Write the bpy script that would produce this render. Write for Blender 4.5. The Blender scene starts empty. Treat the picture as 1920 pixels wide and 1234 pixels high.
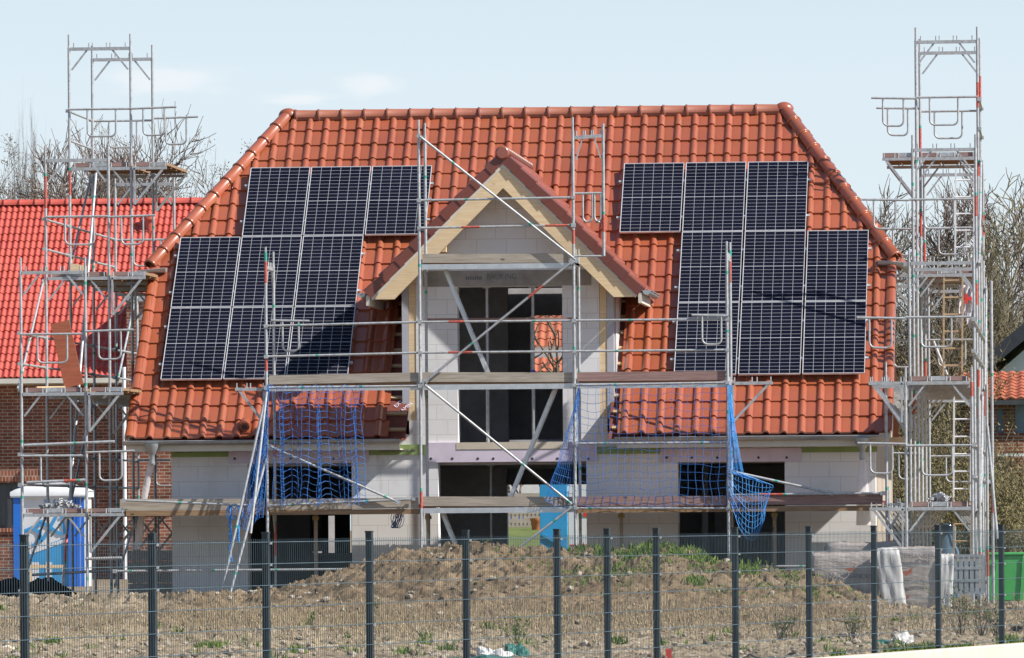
import bpy, bmesh, math, random
from mathutils import Vector, Matrix, noise
R = math.radians
random.seed(7)
scene = bpy.context.scene
COL = scene.collection
V3 = Vector

# ------------------------------------------------------------------ camera
F_PX = 11900.0                     # focal length in pixels of a 1920 wide frame
VPX = 2030.0                       # picture column of the direction +y
CAM = V3((9.47, -104.7, 1.30))
YAW = math.atan((VPX - 960) / F_PX)
ROLL = R(0.40)
HOR = 977.0
_ax = V3((-math.sin(YAW), math.cos(YAW), 0))
_rt = V3((math.cos(YAW), math.sin(YAW), 0))
_up = V3((0, 0, 1))
def U(px, py, Y):
    """the point of the plane y = Y that lies along a sight line"""
    u, v = px - 960, HOR - py
    c, s = math.cos(ROLL), math.sin(ROLL)
    d = _ax * F_PX + _rt * (u * c + v * s) + _up * (-u * s + v * c)
    return CAM + d * ((Y - CAM.y) / d.y)
def UX(px, Y, py=700): return U(px, py, Y).x
def UZ(py, Y, px=960): return U(px, py, Y).z

cam = bpy.data.cameras.new('camera')
cam.sensor_width = 36.0
cam.lens = F_PX / 1920 * 36.0
cam.shift_y = (HOR - 617) / 1920
cam.clip_start = 1.0
cam.clip_end = 3000
camo = bpy.data.objects.new('camera', cam)
COL.objects.link(camo)
camo.matrix_world = Matrix.Translation(CAM) @ Matrix.Rotation(YAW, 4, 'Z') @ Matrix.Rotation(R(90), 4, 'X') @ Matrix.Rotation(-ROLL, 4, 'Z')
scene.camera = camo

# ------------------------------------------------------------------ materials
MATS = {}
class NT:
    def __init__(s, name):
        s.m = bpy.data.materials.new(name); s.m.use_nodes = True
        s.t = s.m.node_tree; s.n = s.t.nodes; s.l = s.t.links
        s.b = s.n['Principled BSDF']; MATS[name] = s.m
        tc = s.n.new('ShaderNodeTexCoord'); s.obj = tc.outputs['Object']
        g = s.n.new('ShaderNodeNewGeometry'); s.pos = g.outputs['Position']
    def setv(s, **k):
        for a, v in k.items():
            nm = {'rough': 'Roughness', 'metal': 'Metallic', 'coat': 'Coat Weight', 'coatr': 'Coat Roughness', 'spec': 'Specular IOR Level', 'trans': 'Transmission Weight', 'alpha': 'Alpha', 'sub': 'Subsurface Weight'}[a]
            s.b.inputs[nm].default_value = v
        return s
    def noise(s, scale, detail=4, rough=.6, vec=None, mapscale=None):
        n = s.n.new('ShaderNodeTexNoise'); n.inputs['Scale'].default_value = scale
        n.inputs['Detail'].default_value = detail; n.inputs['Roughness'].default_value = rough
        v = vec or s.pos
        if mapscale:
            mp = s.n.new('ShaderNodeMapping'); mp.inputs['Scale'].default_value = mapscale
            s.l.new(v, mp.inputs['Vector']); v = mp.outputs['Vector']
        s.l.new(v, n.inputs['Vector']); return n.outputs['Fac']
    def ramp(s, fac, stops):
        r = s.n.new('ShaderNodeValToRGB'); e = r.color_ramp.elements
        while len(e) < len(stops): e.new(0.5)
        for el, (p, c) in zip(e, stops):
            el.position = p; el.color = (*c, 1) if len(c) == 3 else c
        s.l.new(fac, r.inputs['Fac']); return r.outputs['Color']
    def mix(s, fac, a, b, mode='MIX'):
        m = s.n.new('ShaderNodeMix'); m.data_type = 'RGBA'; m.blend_type = mode
        for sock, v in ((m.inputs['Factor'], fac), (m.inputs['A'], a), (m.inputs['B'], b)):
            if isinstance(v, (int, float)): sock.default_value = v
            elif isinstance(v, tuple): sock.default_value = (*v, 1)
            else: s.l.new(v, sock)
        for i in m.inputs:
            if i.type == 'RGBA' and i.name in 'AB':
                v = a if i.name == 'A' else b
                if isinstance(v, tuple): i.default_value = (*v, 1)
                else: s.l.new(v, i)
        for o in m.outputs:
            if o.type == 'RGBA': return o
    def color(s, c):
        if isinstance(c, tuple): s.b.inputs['Base Color'].default_value = (*c, 1)
        else: s.l.new(c, s.b.inputs['Base Color'])
        return s
    def bump(s, h, dist=.01, strength=.6):
        b = s.n.new('ShaderNodeBump'); b.inputs['Distance'].default_value = dist; b.inputs['Strength'].default_value = strength
        s.l.new(h, b.inputs['Height']); s.l.new(b.outputs['Normal'], s.b.inputs['Normal']); return s
    def roughn(s, fac, lo, hi):
        r = s.n.new('ShaderNodeMapRange'); r.inputs['To Min'].default_value = lo; r.inputs['To Max'].default_value = hi
        s.l.new(fac, r.inputs['Value']); s.l.new(r.outputs[0], s.b.inputs['Roughness']); return s

def plain(name, c, rough=.6, metal=0, vary=.25, scale=3.0, **k):
    t = NT(name); f = t.noise(scale, 5)
    lo = tuple(max(0, x * (1 - vary)) for x in c); hi = tuple(min(1, x * (1 + vary)) for x in c)
    t.color(t.ramp(f, [(.3, lo), (.7, hi)])); t.setv(rough=rough, metal=metal, **k); return t

def tile_mat(name, base, rough=.32, dusty=.25):
    t = NT(name)
    a = t.noise(.8, 5); b = t.noise(9, 3)
    vor = t.n.new('ShaderNodeTexVoronoi'); vor.inputs['Scale'].default_value = 3.1; t.l.new(t.pos, vor.inputs['Vector'])
    c1 = tuple(x * .86 for x in base); c2 = tuple(min(1, x * 1.1) for x in base)
    c = t.ramp(a, [(.3, c1), (.7, c2)])
    c = t.mix(.05, c, vor.outputs['Color'], 'SOFT_LIGHT')
    d = t.ramp(t.noise(30, 4, .7), [(.55, (0, 0, 0)), (.8, (dusty,) * 3)])
    c = t.mix(d, c, (.45, .36, .28))
    t.color(c); t.roughn(b, rough - .06, rough + .14); t.setv(spec=.5, coat=.8 if rough < .4 else .1, coatr=.22)
    t.bump(t.noise(60, 3), .002, .25)
tile_mat('clay_tile', (.335, .088, .039), .34, .06)
tile_mat('clay_tile_dormer', (.30, .082, .048), .36, .06)
tile_mat('ridge_tile', (.31, .098, .056), .5, .3)
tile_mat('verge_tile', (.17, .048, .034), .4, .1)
tile_mat('red_tile', (.48, .078, .055), .45, .25)
tile_mat('orange_tile', (.42, .12, .06), .7, .4)

def steel():
    t = NT('galvanised_steel'); f = t.noise(14, 5, .7); g = t.noise(2.2, 3)
    c = t.ramp(f, [(.3, (.30, .315, .33)), (.55, (.46, .48, .50)), (.8, (.60, .61, .62))])
    c = t.mix(t.ramp(g, [(.5, (0, 0, 0)), (.75, (.5, .5, .5))]), c, (.42, .37, .33))
    t.color(c); t.setv(metal=.25); t.roughn(f, .34, .55)
steel()
plain('red_paint', (.45, .10, .075), .5, scale=25, vary=.4)
plain('green_paint', (.05, .33, .24), .5, scale=25)
plain('zinc', (.42, .45, .47), .42, .5, .18, 5)
plain('aluminium', (.62, .64, .66), .38, .6, .12, 8)
plain('panel_frame', (.70, .71, .73), .4, .35, .06, 5)
plain('backsheet', (.45, .46, .49), .3, 0, .04, 5)
def cells():
    t = NT('solar_cell'); f = t.noise(1.3, 3)
    t.color(t.ramp(f, [(.35, (.005, .006, .014)), (.7, (.009, .010, .022))]))
    t.setv(rough=.2, coat=.0, spec=.09)
cells()
def blocks(name, base, bw=.5, rh=.249, off=(0, 0, 0), axis='XZ', mort=.0055, mcol=.55, stain=.5):
    t = NT(name)
    sp = t.n.new('ShaderNodeSeparateXYZ'); t.l.new(t.pos, sp.inputs[0])
    cb = t.n.new('ShaderNodeCombineXYZ')
    t.l.new(sp.outputs['X' if axis == 'XZ' else 'Y'], cb.inputs[0]); t.l.new(sp.outputs['Z'], cb.inputs[1])
    mp = t.n.new('ShaderNodeMapping'); mp.inputs['Location'].default_value = off; t.l.new(cb.outputs[0], mp.inputs[0])
    br = t.n.new('ShaderNodeTexBrick'); t.l.new(mp.outputs[0], br.inputs['Vector'])
    br.inputs['Scale'].default_value = 1; br.inputs['Brick Width'].default_value = bw; br.inputs['Row Height'].default_value = rh
    br.inputs['Mortar Size'].default_value = mort; br.inputs['Mortar Smooth'].default_value = .25; br.offset = .37; br.squash = 1.0
    return t, br
t, br = blocks('aerated_block', None)
br.inputs['Color1'].default_value = (.76, .76, .77, 1); br.inputs['Color2'].default_value = (.80, .80, .81, 1); br.inputs['Mortar'].default_value = (.60, .59, .59, 1)
st = t.ramp(t.noise(1.1, 6, .65), [(.52, (0, 0, 0)), (.72, (.45, .45, .45))])
c = t.mix(st, br.outputs['Color'], (.50, .47, .43))
st2 = t.ramp(t.noise(2.6, 3, .5, mapscale=(1, 1, .25)), [(.66, (0, 0, 0)), (.72, (.35, .35, .35))])
c = t.mix(st2, c, (.40, .37, .33)); t.color(c); t.setv(rough=.9, spec=.2); t.bump(br.outputs['Fac'], .004, -.5)
def brickmat(name, c1, c2, mcol, bw=.25, rh=.083, mort=.011, axis='XZ'):
    t, br = blocks(name, None, bw, rh, (.03, .01, 0), axis, mort)
    br.offset = .5
    br.inputs['Color1'].default_value = (*c1, 1); br.inputs['Color2'].default_value = (*c2, 1); br.inputs['Mortar'].default_value = (*mcol, 1)
    n = t.ramp(t.noise(2.3, 5), [(.3, (.55, .55, .55)), (.7, (1.25, 1.2, 1.15))])
    t.color(t.mix(1.0, br.outputs['Color'], n, 'MULTIPLY')); t.setv(rough=.9, spec=.2); t.bump(br.outputs['Fac'], .006, -.5)
brickmat('red_brick', (.18, .062, .04), (.29, .11, .07), (.37, .32, .27))
brickmat('soldier_brick', (.24, .075, .045), (.38, .135, .08), (.44, .38, .32), .083, .25)
brickmat('red_brick_side', (.26, .10, .065), (.36, .15, .10), (.45, .40, .35), axis='YZ')
def wood(name, c, dark, stretch=(.8, 14, 14), knots=True, rough=.75):
    t = NT(name); g = t.noise(3.2, 6, .65, mapscale=stretch); b = t.noise(1.0, 4)
    col = t.ramp(g, [(.3, dark), (.55, c), (.8, tuple(min(1, x * 1.2) for x in c))])
    col = t.mix(t.ramp(b, [(.45, (0, 0, 0)), (.75, (.6, .6, .6))]), col, tuple(x * .72 for x in c))
    if knots:
        v = t.n.new('ShaderNodeTexVoronoi'); v.inputs['Scale'].default_value = 2.1
        mp = t.n.new('ShaderNodeMapping'); mp.inputs['Scale'].default_value = (.9, 2.2, 2.2); t.l.new(t.pos, mp.inputs[0]); t.l.new(mp.outputs[0], v.inputs['Vector'])
        k = t.ramp(v.outputs['Distance'], [(.05, (.85, .85, .85)), (.10, (0, 0, 0))])
        col = t.mix(k, col, tuple(x * .35 for x in dark))
    t.color(col); t.setv(rough=rough, spec=.25); t.bump(g, .003, .4)
wood('pine', (.78, .61, .39), (.68, .48, .27))
wood('old_plank', (.44, .385, .32), (.27, .225, .185))
wood('red_plank', (.34, .22, .20), (.20, .115, .105))
wood('deck_wood', (.34, .22, .13), (.20, .12, .07))
wood('brown_panel', (.40, .13, .075), (.28, .085, .05), knots=False)
wood('batten', (.50, .36, .22), (.35, .22, .12))
plain('lilac_foam', (.66, .59, .71), .8, 0, .1, 2.5)
plain('green_foam', (.26, .36, .14), .8, 0, .14, 2.5)
plain('fascia', (.66, .62, .54), .55, 0, .08, 3)
plain('grey_post', (.43, .44, .50), .6, 0, .08, 3)
def concrete(name, c, vary=.3):
    t = NT(name); f = t.noise(2.2, 7, .7); g = t.noise(40, 3)
    col = t.ramp(f, [(.3, tuple(x * (1 - vary) for x in c)), (.65, tuple(x * (1 + vary * .7) for x in c))])
    t.color(col); t.setv(rough=.9, spec=.2); t.bump(g, .003, .4)
concrete('concrete', (.33, .31, .28)); concrete('pale_concrete', (.60, .54, .45), .12); concrete('render_beige', (.42, .36, .30), .12)
concrete('interior_plaster', (.55, .54, .55), .2)
plain('membrane', (.17, .045, .032), .75, 0, .3, 1.4)
plain('black_text', (.05, .05, .055), .8)
plain('faded_text', (.16, .16, .17), .9)
plain('net_blue', (.025, .15, .48), .55, 0, .25, 9)
plain('net_light_blue', (.06, .32, .78), .55, 0, .25, 9)
plain('plastic_blue', (.02, .17, .66), .35, 0, .1, 2)
plain('plastic_cyan', (.05, .33, .66), .38, 0, .1, 2)
plain('plastic_white', (.72, .73, .75), .4, 0, .06, 2)
plain('anthracite', (.022, .034, .042), .45, 0, .25, 6)
plain('wire_grey', (.10, .15, .18), .45, .2, .25, 6)
plain('dark_glass', (.03, .04, .05), .12, 0, .2, 1)
plain('dark_frame', (.05, .055, .06), .5)
plain('red_plastic', (.62, .05, .04), .45)
plain('green_bin', (.07, .46, .10), .45, 0, .12, 3)
plain('white_cloth', (.70, .66, .67), .85, 0, .12, 4)
plain('teal_sheet', (.03, .16, .13), .6, 0, .3, 4)
plain('yellow_tape', (.65, .48, .05), .6)
plain('terracotta', (.42, .15, .06), .8)
plain('slate_roof', (.035, .038, .048), .6, 0, .3, 4)
plain('white_timber', (.72, .73, .72), .6, 0, .06, 3)
plain('dark_green_pane', (.03, .12, .07), .25)
plain('blue_glass', (.10, .16, .22), .1, 0, .3, 1)
plain('prop_blue', (.04, .09, .42), .5); plain('prop_red', (.50, .05, .03), .5)
plain('brass', (.35, .27, .12), .5, .5)
def film():
    t = NT('stretch_film'); f = t.noise(3, 6, .65, mapscale=(1.2, 1.2, .5)); g = t.noise(6, 5, .6, mapscale=(.7, .7, 2.5))
    t.color(t.ramp(f, [(.3, (.32, .28, .25)), (.6, (.46, .41, .38)), (.8, (.64, .60, .57))]))
    t.setv(rough=.32, coat=.35, coatr=.2); t.bump(g, .05, .55)
film()
def sleeve():
    t = NT('clear_sleeve'); t.color((.86, .84, .84)); t.setv(rough=.35, alpha=.55)
    t.bump(t.noise(14, 4, .6, mapscale=(1, 1, .35)), .03, .8)
sleeve()
plain('bag_white', (.58, .57, .56), .5, 0, .08, 5)
def soil(name, lo, mid, hi, green=None):
    t = NT(name); a = t.noise(1.3, 9, .72); b = t.noise(9, 6, .7)
    c = t.ramp(a, [(.3, lo), (.5, mid), (.72, hi)])
    c = t.mix(.75, c, t.ramp(b, [(.32, (.35, .33, .32)), (.48, (.9, .9, .9)), (.72, (1.35, 1.3, 1.25))]), 'MULTIPLY')
    if green:
        sp = t.n.new('ShaderNodeSeparateXYZ'); t.l.new(t.pos, sp.inputs[0])
        r = t.n.new('ShaderNodeMapRange'); r.inputs['From Min'].default_value = 11; r.inputs['From Max'].default_value = 13
        t.l.new(sp.outputs['Y'], r.inputs['Value'])
        gr = t.ramp(t.noise(2, 7, .7), [(.3, (.07, .11, .018)), (.7, (.17, .22, .05))])
        r3 = t.n.new('ShaderNodeMapRange'); r3.inputs['From Min'].default_value = -5; r3.inputs['From Max'].default_value = -3.5; t.l.new(sp.outputs['X'], r3.inputs['Value'])
        mu = t.n.new('ShaderNodeMath'); mu.operation = 'MULTIPLY'; t.l.new(r.outputs[0], mu.inputs[0]); t.l.new(r3.outputs[0], mu.inputs[1])
        c = t.mix(mu.outputs[0], c, gr)
        def band(sock, a, b):
            q = t.n.new('ShaderNodeMapRange'); q.interpolation_type = 'SMOOTHSTEP'; q.inputs['From Min'].default_value = a; q.inputs['From Max'].default_value = b
            t.l.new(sock, q.inputs['Value']); return q.outputs[0]
        def mul(a, b):
            q = t.n.new('ShaderNodeMath'); q.operation = 'MULTIPLY'; t.l.new(a, q.inputs[0]); t.l.new(b, q.inputs[1]); return q.outputs[0]
        k = mul(mul(band(sp.outputs['Y'], -12.8, -11.0), band(sp.outputs['X'], -5.4, -3.6)), mul(band(sp.outputs['X'], 6.9, 5.6), band(sp.outputs['Y'], 2, 0)))
        k = mul(k, t.ramp(t.noise(.9, 5), [(.3, (.55, .55, .55)), (.6, (1, 1, 1))]))
        c = t.mix(k, c, t.mix(1.0, c, (.74, .66, .57), 'MULTIPLY'))
        st = t.ramp(t.noise(1.7, 6, .65), [(.45, (0, 0, 0)), (.7, (.6, .6, .6))])
        c = t.mix(mul(mul(st, band(sp.outputs['Y'], -10.6, -12.4)), band(sp.outputs['Y'], -24, -20)), c, (.42, .345, .22))
    t.color(c); t.setv(rough=.95, spec=.15); t.bump(b, .06, .8)
soil('soil', (.105, .082, .056), (.27, .215, .150), (.45, .375, .275), True)
soil('black_soil', (.012, .012, .013), (.022, .021, .022), (.04, .038, .037))
def perobj(name, a, b, rough=.8, scale=2.0):
    t = NT(name); f = t.noise(scale, 3); t.color(t.ramp(f, [(.3, a), (.7, b)])); t.setv(rough=rough, spec=.2)
perobj('stone', (.26, .21, .16), (.50, .44, .36), .9, 7)
perobj('grass', (.07, .13, .02), (.20, .27, .05), .8, 3)
perobj('lawn_grass', (.09, .12, .035), (.17, .20, .06), .85, 2)
perobj('dry_stalk', (.36, .27, .16), (.62, .50, .33), .85, 5)
perobj('bark', (.10, .075, .055), (.21, .17, .13), .9, 1.5)
perobj('bark_pale', (.15, .125, .085), (.27, .235, .15), .9, 1.5)
perobj('bark_reddish', (.14, .10, .085), (.24, .18, .15), .9, 1.5)
perobj('twig_brown', (.13, .10, .075), (.25, .195, .14), .85, 1.2)
perobj('olive_leaf', (.12, .098, .042), (.25, .21, .105), .8, 1.2)

# ------------------------------------------------------------------ mesh helpers
def frame_of(d):
    d = d.normalized(); a = V3((0, 0, 1)) if abs(d.z) < .95 else V3((0, 1, 0))
    x = d.cross(a).normalized(); return x, x.cross(d).normalized()
class MB:
    def __init__(s): s.v = []; s.f = []; s.m = []; s.sm = []
    def add(s, verts, faces, m=0, smooth=False):
        o = len(s.v); s.v.extend([tuple(p) for p in verts])
        for f in faces: s.f.append([i + o for i in f]); s.m.append(m); s.sm.append(smooth)
        return s
    def quad(s, a, b, c, d, m=0): return s.add([a, b, c, d], [(0, 1, 2, 3)], m)
    def box(s, x0, x1, y0, y1, z0, z1, m=0):
        p = [(x, y, z) for x in (x0, x1) for y in (y0, y1) for z in (z0, z1)]
        return s.add(p, [(0, 1, 3, 2), (4, 6, 7, 5), (0, 4, 5, 1), (2, 3, 7, 6), (0, 2, 6, 4), (1, 5, 7, 3)], m)
    def beam(s, a, b, w, h, m=0, side=None):
        """bar from a to b; w across 'side', h across the third axis"""
        a, b = V3(a), V3(b); d = (b - a).normalized()
        if side is None: x, y = frame_of(d)
        else:
            x = V3(side); x = (x - d * x.dot(d)).normalized(); y = x.cross(d).normalized()
        p = [q + x * (sx * w / 2) + y * (sy * h / 2) for q in (a, b) for sx, sy in ((-1, -1), (1, -1), (1, 1), (-1, 1))]
        return s.add(p, [(0, 1, 2, 3), (7, 6, 5, 4), (0, 4, 5, 1), (1, 5, 6, 2), (2, 6, 7, 3), (3, 7, 4, 0)], m)
    def path(s, pts, r, n=7, m=0, cap=True, smooth=True):
        pts = [V3(p) for p in pts]; rs = r if isinstance(r, (list, tuple)) else [r] * len(pts)
        vs = []; x = None
        for i, p in enumerate(pts):
            d = (pts[min(i + 1, len(pts) - 1)] - pts[max(i - 1, 0)])
            if d.length < 1e-9: d = V3((0, 0, 1))
            d.normalize()
            if x is None: x, y = frame_of(d)
            else:
                x = x - d * x.dot(d)
                if x.length < 1e-6: x, y = frame_of(d)
                x.normalize(); y = x.cross(d).normalized()
            for k in range(n):
                a = 2 * math.pi * k / n
                vs.append(p + (x * math.cos(a) + y * math.sin(a)) * rs[i])
        fs = []
        for i in range(len(pts) - 1):
            for k in range(n):
                k2 = (k + 1) % n
                fs.append((i * n + k, i * n + k2, (i + 1) * n + k2, (i + 1) * n + k))
        s.add(vs, fs, m, smooth)
        if cap and n > 3:
            s.add(vs[:n], [list(range(n))[::-1]], m); s.add(vs[-n:], [list(range(n))], m)
        return s
    def tube(s, a, b, r, n=8, m=0, cap=True): return s.path([a, b], r, n, m, cap)
    def prism(s, poly, vec, m=0):
        n = len(poly); vec = V3(vec); p = [V3(q) for q in poly]
        s.add(p + [q + vec for q in p], [list(range(n))[::-1], list(range(n, 2 * n))] + [(i, (i + 1) % n, n + (i + 1) % n, n + i) for i in range(n)], m)
        return s
    def wall(s, xs0, xs1, z0, z1, holes, y0, y1, m=0, swap=False):
        """slab in the xz plane between y0 (front) and y1 with rectangular openings (x0,x1,z0,z1)"""
        X = sorted({xs0, xs1, *[h[0] for h in holes], *[h[1] for h in holes]}); Z = sorted({z0, z1, *[h[2] for h in holes], *[h[3] for h in holes]})
        X = [x for x in X if xs0 <= x <= xs1]; Z = [z for z in Z if z0 <= z <= z1]
        P = (lambda x, y, z: (y, x, z)) if swap else (lambda x, y, z: (x, y, z))
        def solid(i, j):
            if not (0 <= i < len(X) - 1 and 0 <= j < len(Z) - 1): return False
            cx, cz = (X[i] + X[i + 1]) / 2, (Z[j] + Z[j + 1]) / 2
            return not any(h[0] < cx < h[1] and h[2] < cz < h[3] for h in holes)
        for i in range(len(X) - 1):
            for j in range(len(Z) - 1):
                if not solid(i, j): continue
                a, b, c, d = X[i], X[i + 1], Z[j], Z[j + 1]
                s.quad(P(a, y0, c), P(b, y0, c), P(b, y0, d), P(a, y0, d), m); s.quad(P(a, y1, d), P(b, y1, d), P(b, y1, c), P(a, y1, c), m)
                if not solid(i - 1, j): s.quad(P(a, y1, c), P(a, y0, c), P(a, y0, d), P(a, y1, d), m)
                if not solid(i + 1, j): s.quad(P(b, y0, c), P(b, y1, c), P(b, y1, d), P(b, y0, d), m)
                if not solid(i, j - 1): s.quad(P(a, y1, c), P(b, y1, c), P(b, y0, c), P(a, y0, c), m)
                if not solid(i, j + 1): s.quad(P(a, y0, d), P(b, y0, d), P(b, y1, d), P(a, y1, d), m)
        return s
    def build(s, name, mats, parent=None, cut=None, bevel=0):
        if isinstance(mats, str): mats = [mats]
        me = bpy.data.meshes.new(name)
        off = parent_loc(parent) if parent else V3((0, 0, 0))
        me.from_pydata([(p[0] - off.x, p[1] - off.y, p[2] - off.z) for p in s.v], [], s.f)
        for m in mats: me.materials.append(MATS[m])
        me.polygons.foreach_set('material_index', s.m); me.polygons.foreach_set('use_smooth', s.sm)
        if cut:
            bm = bmesh.new(); bm.from_mesh(me)
            for co, no in cut:
                g = bm.verts[:] + bm.edges[:] + bm.faces[:]
                bmesh.ops.bisect_plane(bm, geom=g, plane_co=V3(co) - off, plane_no=V3(no), clear_outer=True)
            bm.to_mesh(me); bm.free()
        me.update(); o = bpy.data.objects.new(name, me); COL.objects.link(o)
        if parent: o.parent = parent
        if bevel:
            b = o.modifiers.new('b', 'BEVEL'); b.width = bevel; b.segments = 1; b.limit_method = 'ANGLE'
        return o
def parent_loc(p):
    l = V3((0, 0, 0))
    while p is not None: l = l + p.location; p = p.parent
    return l
def tag(o, label=None, cat=None, group=None, kind=None):
    if label: o['label'] = label
    if cat: o['category'] = cat
    if group: o['group'] = group
    if kind: o['kind'] = kind
    return o
def thing(name, label, cat, loc, group=None):
    o = bpy.data.objects.new(name, None); COL.objects.link(o); o.location = loc
    return tag(o, label, cat, group)
def text(name, s, size, M, mat, parent=None, extrude=.004, shear=0, align='CENTER', xs=1.0):
    cu = bpy.data.curves.new(name, 'FONT'); cu.body = s; cu.size = size; cu.extrude = extrude; cu.align_x = align; cu.align_y = 'CENTER'; cu.shear = shear; cu.resolution_u = 3
    o = bpy.data.objects.new(name, cu); COL.objects.link(o)
    dg = bpy.context.evaluated_depsgraph_get(); dg.update()
    me = bpy.data.meshes.new_from_object(o.evaluated_get(dg)); bpy.data.objects.remove(o)
    me.transform(M @ Matrix.Diagonal((xs, 1, 1, 1)))
    off = parent_loc(parent) if parent else V3((0, 0, 0))
    me.transform(Matrix.Translation(-off)); me.materials.clear(); me.materials.append(MATS[mat])
    ob = bpy.data.objects.new(name, me); COL.objects.link(ob)
    if parent: ob.parent = parent
    return ob
FRONT = Matrix.Rotation(R(90), 4, 'X')        # text standing upright, read from -y

def roll_profile(nseg=10):
    """profile of one pan tile across its width: flat pan, then a round roll"""
    out = []
    for i in range(nseg):
        t = i / nseg
        if t < .06: h = -.007
        elif t < .60: h = .0
        else: h = .046 * math.sin((t - .60) / .40 * math.pi) ** .65
        out.append((t, h))
    return out
def wave_profile(nseg=6):
    return [(i / nseg, .052 * (.5 - .5 * math.cos(2 * math.pi * i / nseg))) for i in range(nseg)]
def tiles(mb, O, ux, uv, N, u0, u1, v0, v1, w, g, prof, keep=None, lift=.033, m=0, ph=0.0):
    """courses of overlapping tiles on a slope: O origin, ux across, uv up the slope, N out of it"""
    O, ux, uv, N = V3(O), V3(ux), V3(uv), V3(N)
    us = []; k = 0
    n0 = math.floor((u0 - ph) / w)
    while True:
        base = ph + (n0 + k) * w
        if base > u1: break
        for t, h in prof:
            u = base + t * w
            if u0 - 1e-6 <= u <= u1 + 1e-6: us.append((u, h))
        k += 1
    if us[0][0] > u0 + 1e-4: us.insert(0, (u0, us[0][1]))
    if us[-1][0] < u1 - 1e-4: us.append((u1, us[-1][1]))
    r = 0; v = v0
    while v < v1 - .02:
        ve = min(v + g, v1)
        jr = random.Random(int(v * 977)); vs = []
        for u, h in us:
            cell = math.floor((u - ph) / w)
            jj = (noise.cell(V3((cell * 1.3 + .5, v * 7.7, 1.5))) - .5) * .005
            lf = lift + jj
            p = O + ux * u
            vs.append(p + uv * (v + jj) + N * (h + lf - .036)); vs.append(p + uv * (v + jj) + N * (h + lf)); vs.append(p + uv * (v + jj) + N * (h + lf)); vs.append(p + uv * (ve + .01) + N * (h + .001))
        fs = []; sm = []
        for i in range(len(us) - 1):
            if keep and not keep((us[i][0] + us[i + 1][0]) / 2, (v + ve) / 2): continue
            a, b = i * 4, i * 4 + 4
            fs.append((a, b, b + 1, a + 1)); fs.append((a + 2, b + 2, b + 3, a + 3))
        o = len(mb.v); mb.v.extend([tuple(p) for p in vs])
        for q, f in enumerate(fs):
            mb.f.append([i + o for i in f]); mb.m.append(m); mb.sm.append(q % 2 == 1)
        v += g; r += 1
def barrel(mb, a, b, r, seg=.40, up=V3((0, 0, 1)), n=9, m=0, span=200, flare=.005):
    """row of half round ridge tiles from a (low) to b (high), each lapping over the one below"""
    a, b = V3(a), V3(b); L = (b - a).length; d = (b - a).normalized(); k = max(1, round(L / seg)); sl = L / k
    sd = d.cross(up).normalized(); nu = sd.cross(d).normalized()
    for i in range(k):
        p0 = a + d * (i * sl); p1 = a + d * ((i + 1) * sl + .03)
        rings = [(p0, r - .015), (p0, r + flare + .012), (p0 + d * .05, r + flare), (p0 + d * .055, r + flare * .4), (p1, r - .004)]
        vs = []
        for p, rr in rings:
            for q in range(n + 1):
                th = R(-span / 2 + span * q / n)
                vs.append(p + (sd * math.sin(th) + nu * math.cos(th)) * rr)
        fs = [(j * (n + 1) + q, j * (n + 1) + q + 1, (j + 1) * (n + 1) + q + 1, (j + 1) * (n + 1) + q) for j in range(len(rings) - 1) for q in range(n)]
        mb.add(vs, fs, m, True)
# ================================================================== THE HOUSE
YE, ZE = -0.65, 2.70               # lower tile edge of the 45 degree roof
YR = 5.01; ZR = ZE + YR - YE       # ridge
YH = 2.28; ZH = ZE + YH - YE       # half hip eaves
XL, XR = UX(235, YE, 820), UX(1672, YE, 812)
XRL, XRR = UX(540, YR, 207), UX(1470, YR, 196)
YB = 2 * YR - YE                   # rear eaves
WX0, WX1 = UX(322, 0, 950), UX(1642, 0, 950)
WT = .365; YW = 9.75               # wall thickness, rear wall face
S2 = math.sqrt(.5)
UVF = V3((0, S2, S2)); NF = V3((0, -S2, S2))
DAP = 7.36; DHW = 2.27             # dormer apex height of the tile plane, half width
DX0, DX1 = -1.66, 1.76
def main_z(y): return ZE + (y - YE) if y < YR else ZR - (y - YR)

house = thing('unfinished_house', 'unfinished house of pale blocks with a glossy clay tile roof and solar panels', 'house', (0.2, 4.5, 0))
zx = lambda py, px=960: UZ(py, 0, px)
wtop = 2.98
gz = lambda a: zx(a)
oC = (UX(820, 0), UX(1098, 0), -1, zx(866))
oL = (UX(463, 0), UX(658, 0), -1, zx(869, 560))
oR = (UX(1270, 0), UX(1470, 0), -1, zx(865, 1370))
wB = (UX(858, 0), UX(1055, 0), zx(838), zx(537))
lint_z0, lint_z1 = zx(536), zx(507)
mb = MB()
mb.wall(WX0, WX1, -.3, wtop, [oC, oL, oR, (wB[0], wB[1], wB[2], 9)], 0, WT)
mb.wall(-1.52, 1.53, wtop, lint_z0, [wB], 0, WT)
mb.wall(-1.52, 1.53, lint_z1, lint_z1 + .10, [], 0, WT)
mb.wall(-1.52, UX(795, 0), lint_z0, lint_z1, [], 0, WT); mb.wall(UX(1110, 0), 1.53, lint_z0, lint_z1, [], 0, WT)
zt = lint_z1 + .10; ap = DAP - .17
mb.prism([(-1.52, 0, zt), (1.53, 0, zt), (1.53, 0, ap - 1.53), (0, 0, ap), (-1.52, 0, ap - 1.52)], (0, WT, 0))
mb.build('front_wall', 'aerated_block', house)
mb = MB(); mb.box(UX(795, 0) + .002, UX(1110, 0) - .002, -.006, WT - .01, lint_z0 - .004, lint_z1 - .004)
lin = mb.build('lintel', 'concrete', house)
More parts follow.
